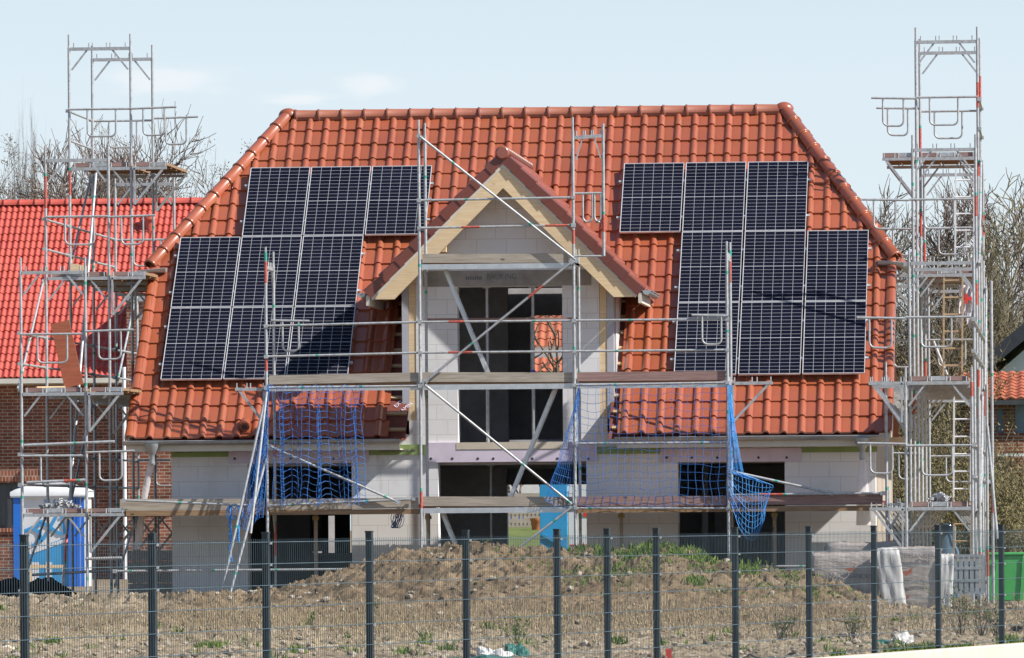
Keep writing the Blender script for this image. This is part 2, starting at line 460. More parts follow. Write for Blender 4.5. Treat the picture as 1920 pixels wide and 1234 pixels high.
def ctext(s, px, py, size, Y, mat, name='lettering', parent=None, xs=1, rot=0, ex=.002):
    return text(name, s, size, Matrix.Translation(U(px, py, Y)) @ FRONT @ Matrix.Rotation(rot, 4, 'Z'), mat, parent, ex, xs=xs)
ctext('BAUKING.', 942, 519, .135, -.008, 'faded_text', parent=lin, xs=.85)
mb = MB()
for k in range(9): mb.box(UX(875, 0) + k * .03, UX(875, 0) + k * .03 + .02, -.0085, -.0065, zx(524), zx(517) - .01 * (k % 3 == 1))
mb.build('faded_stamp', 'faded_text', lin)
mb = MB(); mb.box(UX(855, 0), UX(1065, 0), -.04, .12, zx(842), zx(829)); mb.build('window_sill', 'pale_concrete', house)
# reveal of the big dormer opening
# side and rear walls, floors, partitions: what one sees through the openings
def gable(x0, x1, name, mat):
    zz = lambda y: main_z(y) - .16
    m = MB(); pl = [(x0, WT + .002, -.3), (x0, YW - .002, -.3), (x0, YW - .002, zz(YW)), (x0, 2 * YR - YH, zz(YH)), (x0, YH, zz(YH)), (x0, WT + .002, zz(WT))]
    m.prism(pl, (x1 - x0, 0, 0)); return m.build(name, mat, house)
gable(WX0, WX0 + WT, 'side_wall', 'render_beige'); gable(WX1 - WT, WX1, 'side_wall', 'render_beige')
YI = YW - WT
rw = [(U(577, 1, YI).x, U(652, 1, YI).x, UZ(1037, YI, 610), UZ(962, YI, 610)), (U(943, 1, YI).x, U(1106, 1, YI).x, -1, UZ(909, YI)),
      (4.0, 5.1, .9, 2.1)]
mb = MB(); mb.wall(WX0, WX1, -.3, 2.9, rw, YI, YW); mb.build('rear_wall', 'interior_plaster', house)
m = MB(); m.box(UX(600, YI), UX(612, YI), YI + .10, YI + .16, rw[0][2], rw[0][3]); m.box(UX(576, YI), UX(653, YI), YI + .10, YI + .16, rw[0][3] - .05, rw[0][3] - .001); fwn = m.build('rear_window', 'dark_frame', house)
m = MB(); m.box(UX(577, YI), UX(600, YI), YI + .12, YI + .14, rw[0][2] + .03, rw[0][3] - .05); m.build('pane', 'grey_post', fwn)
m = MB(); m.box(UX(624, YI), UX(653, YI), YI + .12, YI + .14, rw[0][2], rw[0][3] - .05); m.build('pane', 'dark_glass', fwn)
uw = (U(990, 1, YI - 1.2).x, U(1049, 1, YI - 1.2).x, UZ(702, YI - 1.2), UZ(592, YI - 1.2))
mb = MB(); mb.wall(-1.9, 1.9, 2.75, 5.6, [uw], YI - 1.2, YI - 1.0); mb.build('rear_dormer_wall', 'interior_plaster', house)
zf = zx(848)
mb = MB(); mb.box(WX0 + WT, WX1 - WT, WT + .03, YI, zf - .2, zf); mb.box(WX0 + WT, WX1 - WT, WT, YI, -.28, -.10)
mb.build('floor_slab', 'interior_plaster', house)
mb = MB()
mb.box(-2.35, -2.23, WT + .01, YI, -.1, zf - .21)
mb.box(1.95, 2.07, WT + .01, YI - 1.5, -.1, zf - .21)
mb.box(U(885, 1, 5).x - 1.2, U(943, 1, 5).x, 5, 5.12, -.1, zf - .21)
mb.box(U(545, 1, 7).x - .5, U(574, 1, 7).x, 7, 7.12, -.1, zf - .21)
mb.box(-1.7, U(948, 1, 4.5).x, 4.5, 4.62, zf + .01, 5.4)
mb.box(U(1049, 1, 4).x + .05, 1.75, 4, 4.12, zf + .01, 5.4)
mb.box(-1.75, -1.63, WT + .01, 8, zf + .01, 5.6); mb.box(1.66, 1.78, WT + .01, 8, zf + .01, 5.6)
mb.box(-1.62, 1.65, WT + .01, 8.1, 5.45, 5.6)
mb.box(3.0, 3.1, 3.5, YI, -.1, zf - .21); mb.box(2.6, 6.0, 5.6, 5.72, -.1, zf - .21)
mb.build('partition_wall', 'interior_plaster', house)
# insulation strips round the slab edge
def strip(name, mat, px0, px1, py0, py1, d, parent=house):
    m = MB(); m.box(UX(px0, 0), UX(px1, 0), -d, -.003, UZ(py1, 0, (px0 + px1) / 2), UZ(py0, 0, (px0 + px1) / 2)); return m.build(name, mat, parent)
ig = []
for a in ((320, 427, 834, 857), (692, 799, 834, 853), (1120, 1236, 838, 851), (1503, 1644, 824, 848)): ig.append(strip('green_insulation', 'green_foam', *a, .03))
lil = [strip('lilac_insulation', 'lilac_foam', *a) for a in ((428, 691, 833, 868, .034), (800, 1119, 845, 866, .036), (1237, 1502, 841, 866, .034), (1413, 1440, 826, 841, .034))]
m = MB(); m.box(UX(800, 0), UX(854, 0) - .004, -.036, -.003, zx(845), zx(829)); m.build('lilac_insulation', 'lilac_foam', house); m = MB(); m.box(UX(1066, 0), UX(1119, 0), -.036, -.003, zx(845), zx(829)); m.build('lilac_insulation', 'lilac_foam', house)
for l, xs_, py in ((lil[0], (440, 545, 625), 860), (lil[1], (808, 848, 896, 925, 998, 1045, 1103), 860), (lil[2], (1250, 1297, 1345, 1422, 1475), 858)):
    m = MB()
    for x in xs_: q = U(x, py, -.036); m.tube(q, q + V3((0, -.004, 0)), .022, 10)
    m.build('fixing_dowel', 'black_text', l)
ctext('EPS 035', 345, 846, .09, -.032, 'faded_text', parent=ig[0]); ctext('www.', 412, 845, .09, -.032, 'faded_text', parent=ig[0])
ctext('www.eps-haus.de', 745, 844, .085, -.032, 'faded_text', parent=ig[1])
for px0, px1 in ((1237, 1413), (1440, 1580)):
    m = MB(); m.box(UX(px0, 0), UX(px1, 0), -.06, -.004, UZ(839, 0, 1400), UZ(827, 0, 1400)); m.build('wall_plate', 'pine', house)
m = MB(); m.box(WX1 - .02, UX(1697, 0), .1, .22, UZ(835, 0, 1670), UZ(820, 0, 1670)); m.build('purlin_end', 'pine', house)
# ------------------------------------------------------------------ main roof
def in_dormer(x, y, xc0=DX0, xc1=DX1):
    z = main_z(y)
    if z > DAP - abs(x): return False
    return xc0 < x < xc1 or (z > DAP - DHW + .3 and abs(x) < DHW)
hipL = ((XL, YH, 0), (-(YR - YH), XRL - XL, 0)); hipR = ((XR, YH, 0), ((YR - YH), (XR - XRR), 0))
def n2(a, b): v = V3(b); v.normalize(); return (a, v)
hl = n2((XL, YH, 0), (-(YR - YH), (XRL - XL), 0)); hr = n2((XR, YH, 0), ((YR - YH), (XR - XRR), 0))
O = V3((0, YE, ZE)); LV = (YR - YE) / S2
TW, TG = .2915, LV / 21
mb = MB()
GL, GR = UX(731, .3, 690), UX(1164, .3, 650)      # the tiling still stops short of the dormer cheeks
def keepf(u, v):
    y = YE + v * S2
    if in_dormer(u, y): return False
    if GL < u < DX0 + .05 and main_z(y) < DAP - DHW + .45: return u < GL + .06 * math.sin(v * 9)
    if DX1 - .05 < u < GR and main_z(y) < DAP - DHW + .35: return False
    return True
tiles(mb, O, V3((1, 0, 0)), UVF, NF, XL + .02, XR - .02, 0, LV, TW, TG, roll_profile(14), keepf, ph=XL + .17)
# verge tiles with their rounded flank
for sx, X in ((-1, XL), (1, XR)):
    v = 0; 
    while v < (YH - YE) / S2 - .05:
        c = O + V3((X - O.x, 0, 0)) + UVF * v; ve = min(v + TG + .01, (YH - YE) / S2 + .1)
        vs = []; pr = [(-.145, .012), (-.12, .035), (-.08, .052), (-.03, .052), (.0, .036), (.012, .0), (.012, -.17)]
        for du, h in pr:
            for vv, lf in ((v, .042), (ve, .006)):
                vs.append(V3((X + sx * du, YE, ZE)) + UVF * vv + NF * (h + lf))
        fs = [(2 * i, 2 * i + 2, 2 * i + 3, 2 * i + 1) if sx > 0 else (2 * i + 1, 2 * i + 3, 2 * i + 2, 2 * i) for i in range(len(pr) - 1)]
        mb.add(vs, fs, 0, True)
        mb.add([V3((X + sx * du, YE, ZE)) + UVF * v + NF * (h + .042) for du, h in pr] + [V3((X + sx * du, YE, ZE)) + UVF * v + NF * (h + .012) for du, h in pr],
               [(i, i + 1, len(pr) + i + 1, len(pr) + i) for i in range(len(pr) - 1)], 0)
        v += TG
mb.build('roof_tiles', 'clay_tile', house, cut=[hl, hr])
# under-roof membrane (both slopes) and rear slope
mb = MB(); st = .12
def slope(front, off, zoff=0):
    n = int((XR - XL - .2) / st); k = int((YR - YE) / st)
    for i in range(n):
        for j in range(k):
            x = XL + .1 + (i + .5) * st; y = YE + .03 + (j + .5) * st
            if in_dormer(x, y, DX0 - .0, DX1 + .0): continue
            ys = [y - st / 2, y + st / 2]
            P = [V3((x - st / 2, ys[0], main_z(ys[0]) - off)), V3((x + st / 2, ys[0], main_z(ys[0]) - off)), V3((x + st / 2, ys[1], main_z(ys[1]) - off)), V3((x - st / 2, ys[1], main_z(ys[1]) - off))]
            if not front: P = [V3((p.x, 2 * YR - p.y, p.z)) for p in P][::-1]
            mb.quad(*P)
slope(True, .09)
memb = mb.build('roof_membrane', 'membrane', house, cut=[hl, hr])
mb = MB(); slope(False, .0)
mb.build('rear_roof', 'clay_tile', house, cut=[((XL, 2 * YR - YH, 0), (-(YR - YH), -(XRL - XL), 0)), ((XR, 2 * YR - YH, 0), ((YR - YH), -(XR - XRR), 0))])
for pth, px, py, rz in (('EXTRA', 752, 745, .9), ('KAMIN', 761, 757, .9)):
    q = U(px, py, .0); yq = q.z - ZE + YE; q = V3((q.x, yq - .02, q.z + .0))
    M = Matrix.Translation(V3((q.x, yq, main_z(yq) - .075))) @ Matrix.Rotation(R(45), 4, 'X') @ Matrix.Rotation(rz, 4, 'Z')
    text('lettering', pth, .10, M, 'lilac_foam', memb, .001)
# half hip ends
for X, XRg, sg in ((XL, XRL, -1), (XR, XRR, 1)):
    u = V3((0, 1, 0)); a = V3((X, YH, ZH)); b = V3((XRg, YR, ZR)); mid = V3((X, YR, ZH)); uv = (b - mid).normalized(); N = u.cross(uv) * (1 if True else -1)
    if N.x * sg < 0: N = -N
    m = MB(); half = YR - YH; L = (b - mid).length
    tiles(m, mid, u, uv, N, -half, half, 0, L, TW, L / 9, roll_profile(8))
    hx = abs(XRg - X)
    m.build('hip_tiles', 'clay_tile', house, cut=[((X, YH, 0), n2(0, (-sg * -(half) * -1 * -1, -hx, 0))[1]), ((X, 2 * YR - YH, 0), n2(0, (sg * half, hx, 0))[1])] if False else [((X, YH, 0), V3((-sg * half, -hx, 0)).normalized()), ((X, 2 * YR - YH, 0), V3((-sg * half, hx, 0)).normalized())])
    for yy in (YH, 2 * YR - YH):
        m = MB(); barrel(m, V3((X, yy, ZH + .05)), V3((XRg, YR, ZR + .03)), .112, .40, flare=.006); m.build('hip_cap', 'clay_tile', house)
m = MB(); barrel(m, V3((XRL + .12, YR, ZR + .0)), V3((XRR - .1, YR, ZR + .0)), .118, .40, flare=.006, span=250); m.build('ridge_cap', 'ridge_tile', house)
m = MB()
for X in (XRL, XRR):
    vs = []; fs = []
    for i in range(7):
        for j in range(14):
            th = R(90) * i / 6; p = 2 * math.pi * j / 14
            vs.append(V3((X, YR, ZR + .02)) + V3((math.sin(th) * math.cos(p) * .17, math.sin(th) * math.sin(p) * .13, math.cos(th) * .135)))
    for i in range(6):
        for j in range(14): fs.append((i * 14 + j, (i + 1) * 14 + j, (i + 1) * 14 + (j + 1) % 14, i * 14 + (j + 1) % 14))
    m.add(vs, fs, 0, True)
m.build('hip_starter', 'clay_tile', house)
# vent tile
p = U(463, 800, -.3); yv = p.z - ZE + YE
m = MB(); c = V3((p.x, yv, main_z(yv) + .05))
m.path([c + V3((0, -.16, -.06)), c + V3((0, -.05, .0)), c + V3((0, .12, .06))], [.085, .10, .05], 10); m.tube(c + V3((0, -.163, -.062)), c + V3((0, -.17, -.066)), .05, 10, 1)
m.build('vent_tile', ['clay_tile', 'black_text'], house)
# gutters
def gutter(x0, x1, Y, z, nm='gutter', along=None):
    m = MB(); r = .068; n = 10
    a, b = (V3((x0, Y, z)), V3((x1, Y, z))) if along is None else along
    d = (b - a).normalized(); sd = V3((0, 0, 1)).cross(d).normalized()
    vs = []
    for p in (a, b):
        for k in range(n + 1):
            th = R(-95 + 190 * k / n); vs.append(p + sd * (math.sin(th) * r) - V3((0, 0, 1)) * (math.cos(th) * r))
    m.add(vs, [(k, k + 1, n + 2 + k, n + 1 + k) for k in range(n)], 0, True)
    for p in (a, b): m.add([p + sd * (math.sin(R(-95 + 190 * k / n)) * r) - V3((0, 0, 1)) * (math.cos(R(-95 + 190 * k / n)) * r) for k in range(n + 1)], [list(range(n + 1))])
    m.path([a + sd * -.073 , b + sd * -.073], .009, 6); m.path([a + sd * .073, b + sd * .073], .009, 6)
    L = (b - a).length; q = .5
    while q < L:
        p = a + d * q; m.path([p + sd * (math.sin(R(t)) * (r + .003)) - V3((0, 0, 1)) * (math.cos(R(t)) * (r + .003)) for t in range(-90, 91, 20)], .006, 4); q += .72
    return m.build(nm, 'zinc', house)
YG = YE - .05; ZG = UZ(822, YG)
gx = [(UX(231, YG, 820), UX(750, YG, 820)), (UX(1152, YG, 818), UX(1668, YG, 818))]
for a in gx:
    g = gutter(a[0], a[1], YG, ZG)
    px = 285 if a[0] < -3 else 1617; x = UX(px, YG, 840)
    m = MB(); m.path([(x, YG, ZG - .04), (x, YG, ZG - .10), (x, YG, ZG - .22), (x, YG, ZG - .24), (x, YG, ZG - .37)], [.13, .12, .055, .045, .045], 12); m.path([(x, YG, ZG - .34), (x, YG + .02, ZG - .38)], .05, 12); m.build('gutter_outlet', 'zinc', g)
    m = MB(); m.box(a[0] + .03, a[1] - .02, YG + .085, YG + .11, ZG - .17, ZG + .01); m.build('fascia_board', 'fascia', house)
    m = MB(); m.box(a[0] + .03, a[1] - .02, YG + .112, -.002, ZG - .17, ZG - .15); m.build('eaves_soffit', 'fascia', house)
for X, sg in ((XL, -1), (XR, 1)):
    gutter(0, 0, 0, 0, along=(V3((X + sg * -.30, YH - .15, ZH + .0)), V3((X + sg * .13, YH - .10, ZH - .03))))
    gutter(0, 0, 0, 0, along=(V3((X + sg * .14, YH - .10, ZH - .03)), V3((X + sg * .14, 2 * YR - YH, ZH - .03))))
# right gable: narrow window with a dark red shutter, pale verge boards
m = MB(); m.box(WX1, WX1 + .05, 4.2, 4.9, 3.75, 5.1); w = m.build('gable_window_frame', 'fascia', house)
m = MB(); m.box(WX1 + .051, WX1 + .09, 5.0, 6.1, 3.7, 5.15); m.build('shutter_panel', 'clay_tile', house)
m = MB(); m.beam((XR - .05, YE + .1, ZE - .08), (XR - .05, YH, ZH - .18), .03, .2, side=(1, 0, 0)); m.build('verge_board', 'fascia', house)
m = MB(); m.beam((XL + .05, YE + .1, ZE - .08), (XL + .05, YH, ZH - .18), .03, .2, side=(1, 0, 0)); m.build('verge_board', 'fascia', house)
# battens in the untiled gaps beside the dormer
for x0, x1 in ((GL - .05, DX0 + .0), (DX1 - .0, GR + .1)):
    v = TG * .55
    while v * S2 + ZE < DAP - DHW + .3:
        p = V3((x0, YE, ZE)) + UVF * v + NF * (-.035); q = V3((x1, YE, ZE)) + UVF * v + NF * (-.035)
        m = MB(); m.beam(p, q, .055, .035, side=UVF); m.build('roof_batten', 'batten', house); v += TG
# ------------------------------------------------------------------ dormer
YD = -.60
for sx in (-1, 1):
    uv = V3((-sx * S2, 0, S2)); N = V3((sx * S2, 0, S2)); base = V3((sx * DHW, YD, DAP - DHW)); L = DHW / S2
    m = MB(); nr = 9
    def kd(u, v, sx=sx):
        x = DHW - v * S2; z = DAP - x; y = YD + u
        return z > main_z(y) - .30
    tiles(m, base, V3((0, 1, 0)), uv, N, 0.0, 5.2, 0, L, .2915, L / nr, roll_profile(9), kd, ph=.16)
    # verge flank tiles seen from the front: stepped dark red plates
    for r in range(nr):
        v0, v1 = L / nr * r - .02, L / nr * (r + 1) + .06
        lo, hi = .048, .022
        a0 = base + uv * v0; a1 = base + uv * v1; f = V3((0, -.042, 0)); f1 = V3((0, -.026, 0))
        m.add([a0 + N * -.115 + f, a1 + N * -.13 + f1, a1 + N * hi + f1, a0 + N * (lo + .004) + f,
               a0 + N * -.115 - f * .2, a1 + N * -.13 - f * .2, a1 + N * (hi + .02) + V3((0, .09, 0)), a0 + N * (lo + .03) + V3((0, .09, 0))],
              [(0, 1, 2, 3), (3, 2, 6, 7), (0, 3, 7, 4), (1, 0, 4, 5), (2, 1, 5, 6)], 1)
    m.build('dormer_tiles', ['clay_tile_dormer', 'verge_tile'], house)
    # layers under the tiles: pale fascia strip, soffit, barge rafter
    def pr(o0, o1, y0, y1, name, mat, e0=0.0, e1=0.0, plumb=True):
        a = base + N * o0; b = base + N * o1
        P = []
        # cut plumb at the ridge line x=0, square at the eaves
        def at0(o): k = o / S2; return V3((0, y0, DAP + k)) 
        lo1 = base + N * o1 + uv * (e0); lo0 = base + N * o0 + uv * e0
        if plumb: lo0 = base + N * o0 + uv * (e0 + (o1 - o0))
        poly = [V3((q.x, y0, q.z)) for q in (lo0, lo1)] + [at0(o1), at0(o0)]
        m = MB(); m.prism(poly, (0, y1 - y0, 0)); return m.build(name, mat, house)
    pr(-.165, -.115, YD - .012, YD + .02, 'fascia_strip', 'fascia', -.02, plumb=False)
    pr(-.145, -.117, YD + .021, 1.9, 'dormer_soffit', 'pine', .02, plumb=False)
    pr(-.405, -.166, YD + .0, YD + .10, 'barge_rafter', 'pine', .0)
    pr(-.36, -.166, YD + .36, YD + .46, 'rafter', 'pine', .06)
    # eaves gutter of the dormer running back
    gx_ = sx * (DHW + .09); zg = DAP - DHW - .02
    gutter(0, 0, 0, 0, along=(V3((gx_, YD - .02, zg)), V3((gx_, 1.55, zg))))
    m = MB(); m.box(min(sx * (DHW - .05), sx * (DHW + .01)), max(sx * (DHW - .05), sx * (DHW + .01)), YD - .01, 1.5, zg - .20, zg - .03); m.build('fascia_board', 'fascia', house)
    # corner posts and cheeks
    xa = -1.52 if sx < 0 else 1.53
    m = MB(); m.box(min(xa + sx * .004, xa + sx * .12), max(xa + sx * .004, xa + sx * .12), .01, .15, 2.7, DAP - 1.75); m.build('corner_post', 'pine', house)
    m = MB(); m.box(min(xa + sx * .124, xa + sx * .235), max(xa + sx * .124, xa + sx * .235), .0, .16, 2.75, DAP - 1.95); m.build('insulation_post', 'grey_post', house)
    m = MB(); m.prism([(xa + sx * .18, .17, main_z(.17) - .06), (xa + sx * .18, .17, DAP - DHW - .02 + .2), (xa + sx * .18, 2.0, DAP - DHW + .2), ], (-sx * .1, 0, 0)); m.build('dormer_cheek', 'membrane', house)
    # purlin ends at mid height
    zp = DAP - abs(1.02) - .60; xp = sx * 1.05 if sx < 0 else 1.08
    m = MB(); m.box(xp - .08, xp + .08, -.42, 0, zx(473), zx(449)); m.build('purlin_end', 'pine', house)
m = MB(); m.box(-.085, .085, -.42, 0, zx(343), zx(322)); m.build('purlin_end', 'pine', house)
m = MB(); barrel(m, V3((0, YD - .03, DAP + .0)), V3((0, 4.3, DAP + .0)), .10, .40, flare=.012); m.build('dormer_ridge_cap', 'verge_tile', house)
m = MB(); c = V3((0, YD - .05, DAP + .005)); m.path([c + V3((0, -.03, 0)), c + V3((0, -.015, 0)), c + V3((0, .03, 0))], [.09, .115, .115], 20); m.build('ridge_end_disc', 'clay_tile_dormer', house)
# ------------------------------------------------------------------ solar panels
PW, PH, PT = 0, 0, .035
tagrow = ['top', 'middle', 'bottom']; tagcol = ['first', 'second', 'third']
# array geometry measured on the slope: offset .13 above the tile plane
OFFP = .165
def on_slope(px, py):
    """point of the panel plane behind a sight line"""
    a, b = U(px, py, -1), U(px, py, 8)
    n = NF; p0 = V3((0, YE, ZE)) + NF * OFFP
    t = (p0 - a).dot(n) / (b - a).dot(n); return a + (b - a) * t
def make_panel():
    root = thing('solar_panel', 'x', 'solar panel', (0, 0, 0), 'solar panels on the tiled roof')
    w, h = PWID, PHEI
    m = MB(); fw = .008
    for a in ((-w / 2, w / 2, -h / 2, -h / 2 + fw), (-w / 2, w / 2, h / 2 - fw, h / 2), (-w / 2, -w / 2 + fw, -h / 2 + fw, h / 2 - fw), (w / 2 - fw, w / 2, -h / 2 + fw, h / 2 - fw)):
        m.box(a[0], a[1], a[2], a[3], -PT, 0)
    m.build('panel_frame', 'panel_frame', root)
    m = MB(); m.box(-w / 2 + fw, w / 2 - fw, -h / 2 + fw, h / 2 - fw, -.012, -.006); m.build('glass_sheet', 'backsheet', root)
    m = MB(); iw, ih = w - 2 * fw - .010, h - 2 * fw - .014; gx_, gy_ = .0060, .0062; mid = .013
    cw = (iw - 5 * gx_) / 6; chh = (ih - mid - 18 * gy_) / 20
    for i in range(6):
        for j in range(20):
            x = -iw / 2 + i * (cw + gx_); y = -ih / 2 + j * (chh + gy_) + (mid - gy_ if j >= 10 else 0)
            m.quad((x, y, -.0045), (x + cw, y, -.0045), (x + cw, y + chh, -.0045), (x, y + chh, -.0045))
    m.build('cell_grid', 'solar_cell', root)
    return root
pl0 = on_slope(469, 313.5); pl1 = on_slope(697, 311); pl2 = on_slope(293.5, 712)
pitch = (pl1.x - pl0.x) / 2
topv = (pl0 - V3((0, YE, ZE))).dot(UVF); botv = (pl2 - V3((0, YE, ZE))).dot(UVF); vp = (topv - botv) / 3
PWID = pitch - .026; PHEI = vp - .022
pr0 = on_slope(1168.6, 305.7); pr1 = on_slope(1401, 302); pitr = (pr1.x - pr0.x) / 2
topr = (pr0 - V3((0, YE, ZE))).dot(UVF); botr = (on_slope(1380, 702) - V3((0, YE, ZE))).dot(UVF); vpr = (topr - botr) / 3
rotp = Matrix(((1, 0, 0), (0, S2, -S2), (0, S2, S2))).to_4x4()
proto = None
def copy_tree(o, parent=None):
    c = o.copy(); COL.objects.link(c)
    if parent: c.parent = parent
    for ch in list(o.children): copy_tree(ch, c)
    return c
for side, x0, pt, tv, v_, shift in (('left', pl0.x - pitch, pitch, topv, vp, {0: 1, 1: 0, 2: 0}), ('right', pr0.x, pitr, topr, vpr, {0: 0, 1: 1, 2: 1})):
    for row in range(3):
        for c in range(3):
            k = c + shift[row]
            cen = V3((x0 + pt * (k + .5), 0, 0)) + V3((0, YE, ZE)) + UVF * (tv - v_ * (row + .5)) + NF * OFFP
            if proto is None: proto = o = make_panel()
            else: o = copy_tree(proto)
            o.rotation_euler = (R(45 + random.uniform(-.12, .12)), R(random.uniform(-.1, .1)), 0); o.location = cen
            o['label'] = f'solar panel, {tagcol[c]} from the left in the {tagrow[row]} row {side} of the dormer'
        xa, xb = x0 + pt * shift[row] - .06, x0 + pt * (shift[row] + 3) + .04
        for q, hgt in ((.24, 'lower'), (.76, 'upper')):
            m = MB(); b0 = V3((0, YE, ZE)) + UVF * (tv - v_ * (row + 1 - q)) + NF * (OFFP - PT - .022)
            m.beam(b0 + V3((xa, 0, 0)), b0 + V3((xb, 0, 0)), .04, .038, side=UVF)
            for e in range(7):
                xx = xa + .1 + e * (xb - xa - .2) / 6; m.beam(b0 + V3((xx, 0, 0)) + NF * -.01, b0 + V3((xx, 0, 0)) + NF * -.09, .03, .05)
            tag(m.build('mounting_rail', 'aluminium'), f'{hgt} metal mounting rail under the {tagrow[row]} solar panel row {side} of the dormer', 'mounting rail', 'rails under the solar panels')
# ================================================================== SCAFFOLDING
SM = ['galvanised_steel', 'red_paint', 'green_paint']
RT = .0242
rnd = random.Random(3)
def banded(mb, a, b, r=RT, red=.24, n=8):
    """steel tube with painted owner bands"""
    a, b = V3(a), V3(b); L = (b - a).length; d = (b - a) / L; t = 0
    marks = []
    s = rnd.uniform(.2, .9)
    while s < L - .1:
        if rnd.random() < red: l = rnd.uniform(.2, .55); marks.append((s, min(L - .02, s + l), 1)); s += l
        marks.append((s, min(L - .01, s + .05), 2)) if rnd.random() < .6 else None
        s += rnd.uniform(.9, 1.9)
    for s0, s1, m in marks:
        if s0 > t: mb.tube(a + d * t, a + d * s0, r, n, 0, False)
        mb.tube(a + d * s0, a + d * s1, r + .0006, n, m, False); t = s1
    if t < L: mb.tube(a + d * t, b, r, n, 0, True)
def post(parent, x, y, z0, z1, spigot=.22, name='post', red=.24):
    m = MB(); banded(m, (x, y, z0), (x, y, z1), red=red)
    if spigot: m.tube((x, y, z1), (x, y, z1 + spigot), .019, 7)
    return m.build(name, SM, parent)
def transom(parent, a, b, braces=True):
    a, b = V3(a), V3(b); m = MB(); d = (b - a).normalized(); L = (b - a).length
    m.beam(a, b, .045, .055, side=d.cross(V3((0, 0, 1))))
    for t in (.06, .32, .38, .62, .68, .94): q = a + d * (L * t); m.tube(q + V3((0, 0, .02)), q + V3((0, 0, .105)), .011, 6)
    if braces:
        m.beam(a + d * (L * .30), a + d * .02 - V3((0, 0, .36)), .022, .03); m.beam(a + d * (L * .70), b - d * .02 - V3((0, 0, .36)), .022, .03)
    return m.build('transom', SM[0], parent)
def loop_rail(parent, a, b, loops, drop=.47, r=.0165):
    """guard rail with hanging U loops; loops are (t0, t1) along it"""
    a, b = V3(a), V3(b); m = MB(); m.tube(a, b, .0195, 7)
    for t0, t1 in loops:
        p, q = a.lerp(b, t0), a.lerp(b, t1); dn = V3((0, 0, -1)); c = .09; d = (q - p).normalized()
        pts = [p, p + dn * (drop - c)]
        for k in range(1, 5): th = R(90 * k / 5); pts.append(p + dn * (drop - c) + d * (c - c * math.cos(th)) + dn * (c * math.sin(th)))
        pts += [p + dn * drop + d * c, q + dn * drop - d * c]
        for k in range(1, 5): th = R(90 * k / 5); pts.append(q + dn * drop - d * c + d * (c * math.sin(th)) + V3((0, 0, 1)) * (c - c * math.cos(th)))
        pts += [q + dn * (drop - c), q]
        m.path(pts, r, 6)
    return m.build('guard_rail', SM[0], parent)
def rail(parent, a, b, name='guard_rail', r=.0195, red=.1):
    m = MB(); banded(m, a, b, r, red, 7)
    for p in (a, b):
        p = V3(p); j = rnd.uniform(.024, .034); m.box(p.x - j * 1.1, p.x + j * 1.13, p.y - j, p.y + j * 1.02, p.z - j * .98, p.z + j)
    return m.build(name, SM, parent)
def brace(parent, a, b, r=.021):
    m = MB(); banded(m, a, b, r, .08, 7)
    for p in (a, b): p = V3(p); m.beam(p + (V3(b) - V3(a)).normalized() * (-.05), p + (V3(b) - V3(a)).normalized() * .05, .03, .07)
    return m.build('diagonal_brace', SM, parent)
def deck(parent, x0, x1, y0, y1, z, n=3, along='Y', mats=('deck_wood', 'galvanised_steel', 'red_plank'), endred=True):
    """scaffold deck of n boards lying side by side"""
    m = MB()
    for k in range(n):
        if along == 'Y':
            a, b = x0 + (x1 - x0) * k / n + .006, x0 + (x1 - x0) * (k + 1) / n - .006
            m.box(a, b, y0 + .04, y1 - .04, z, z + .045, 0)
            for yy in (y0, y1 - .038): m.box(a, b, yy, yy + .038, z - .012, z + .058, 2 if endred and (k % 2 == 0) else 1)
            L = y1 - y0
            for q in range(1, 4): m.box(a + .01, b - .01, y0 + L * q / 4 - .03, y0 + L * q / 4 + .03, z - .03, z - .002, 0)
        else:
            a, b = y0 + (y1 - y0) * k / n + .006, y0 + (y1 - y0) * (k + 1) / n - .006
            m.box(x0 + .04, x1 - .04, a, b, z, z + .045, 0)
            for xx in (x0, x1 - .038): m.box(xx, xx + .038, a, b, z - .012, z + .058, 1)
    return m.build('deck', list(mats), parent)
def bracket(parent, a, b, drop=.62):
    """cantilever bracket: a at the post, b its free end"""
    a, b = V3(a), V3(b); m = MB(); d = (b - a).normalized()
    m.beam(a, b, .04, .05, side=d.cross(V3((0, 0, 1))))
    m.beam(a + d * .03 + V3((0, 0, -drop)), b - d * .05, .03, .04)
    m.beam(a + d * .03, a + d * .03 - V3((0, 0, drop)), .03, .04)
    for t in (.08, .5, .62, .95): q = a.lerp(b, t); m.tube(q, q + V3((0, 0, .10)), .011, 6)
    return m.build('bracket', SM[0], parent)
def ladder(parent, bot, top, w, wdir=(1, 0, 0), mat='aluminium', step=.28, name='ladder'):
    bot, top, wd = V3(bot), V3(top), V3(wdir); m = MB(); L = (top - bot).length; d = (top - bot) / L
    for s in (-1, 1): m.beam(bot + wd * (s * w / 2), top + wd * (s * w / 2), .028, .055, side=wd)
    q = .2
    while q < L - .05: m.tube(bot + d * q - wd * (w / 2), bot + d * q + wd * (w / 2), .015, 6); q += step
    return m.build(name, mat, parent)

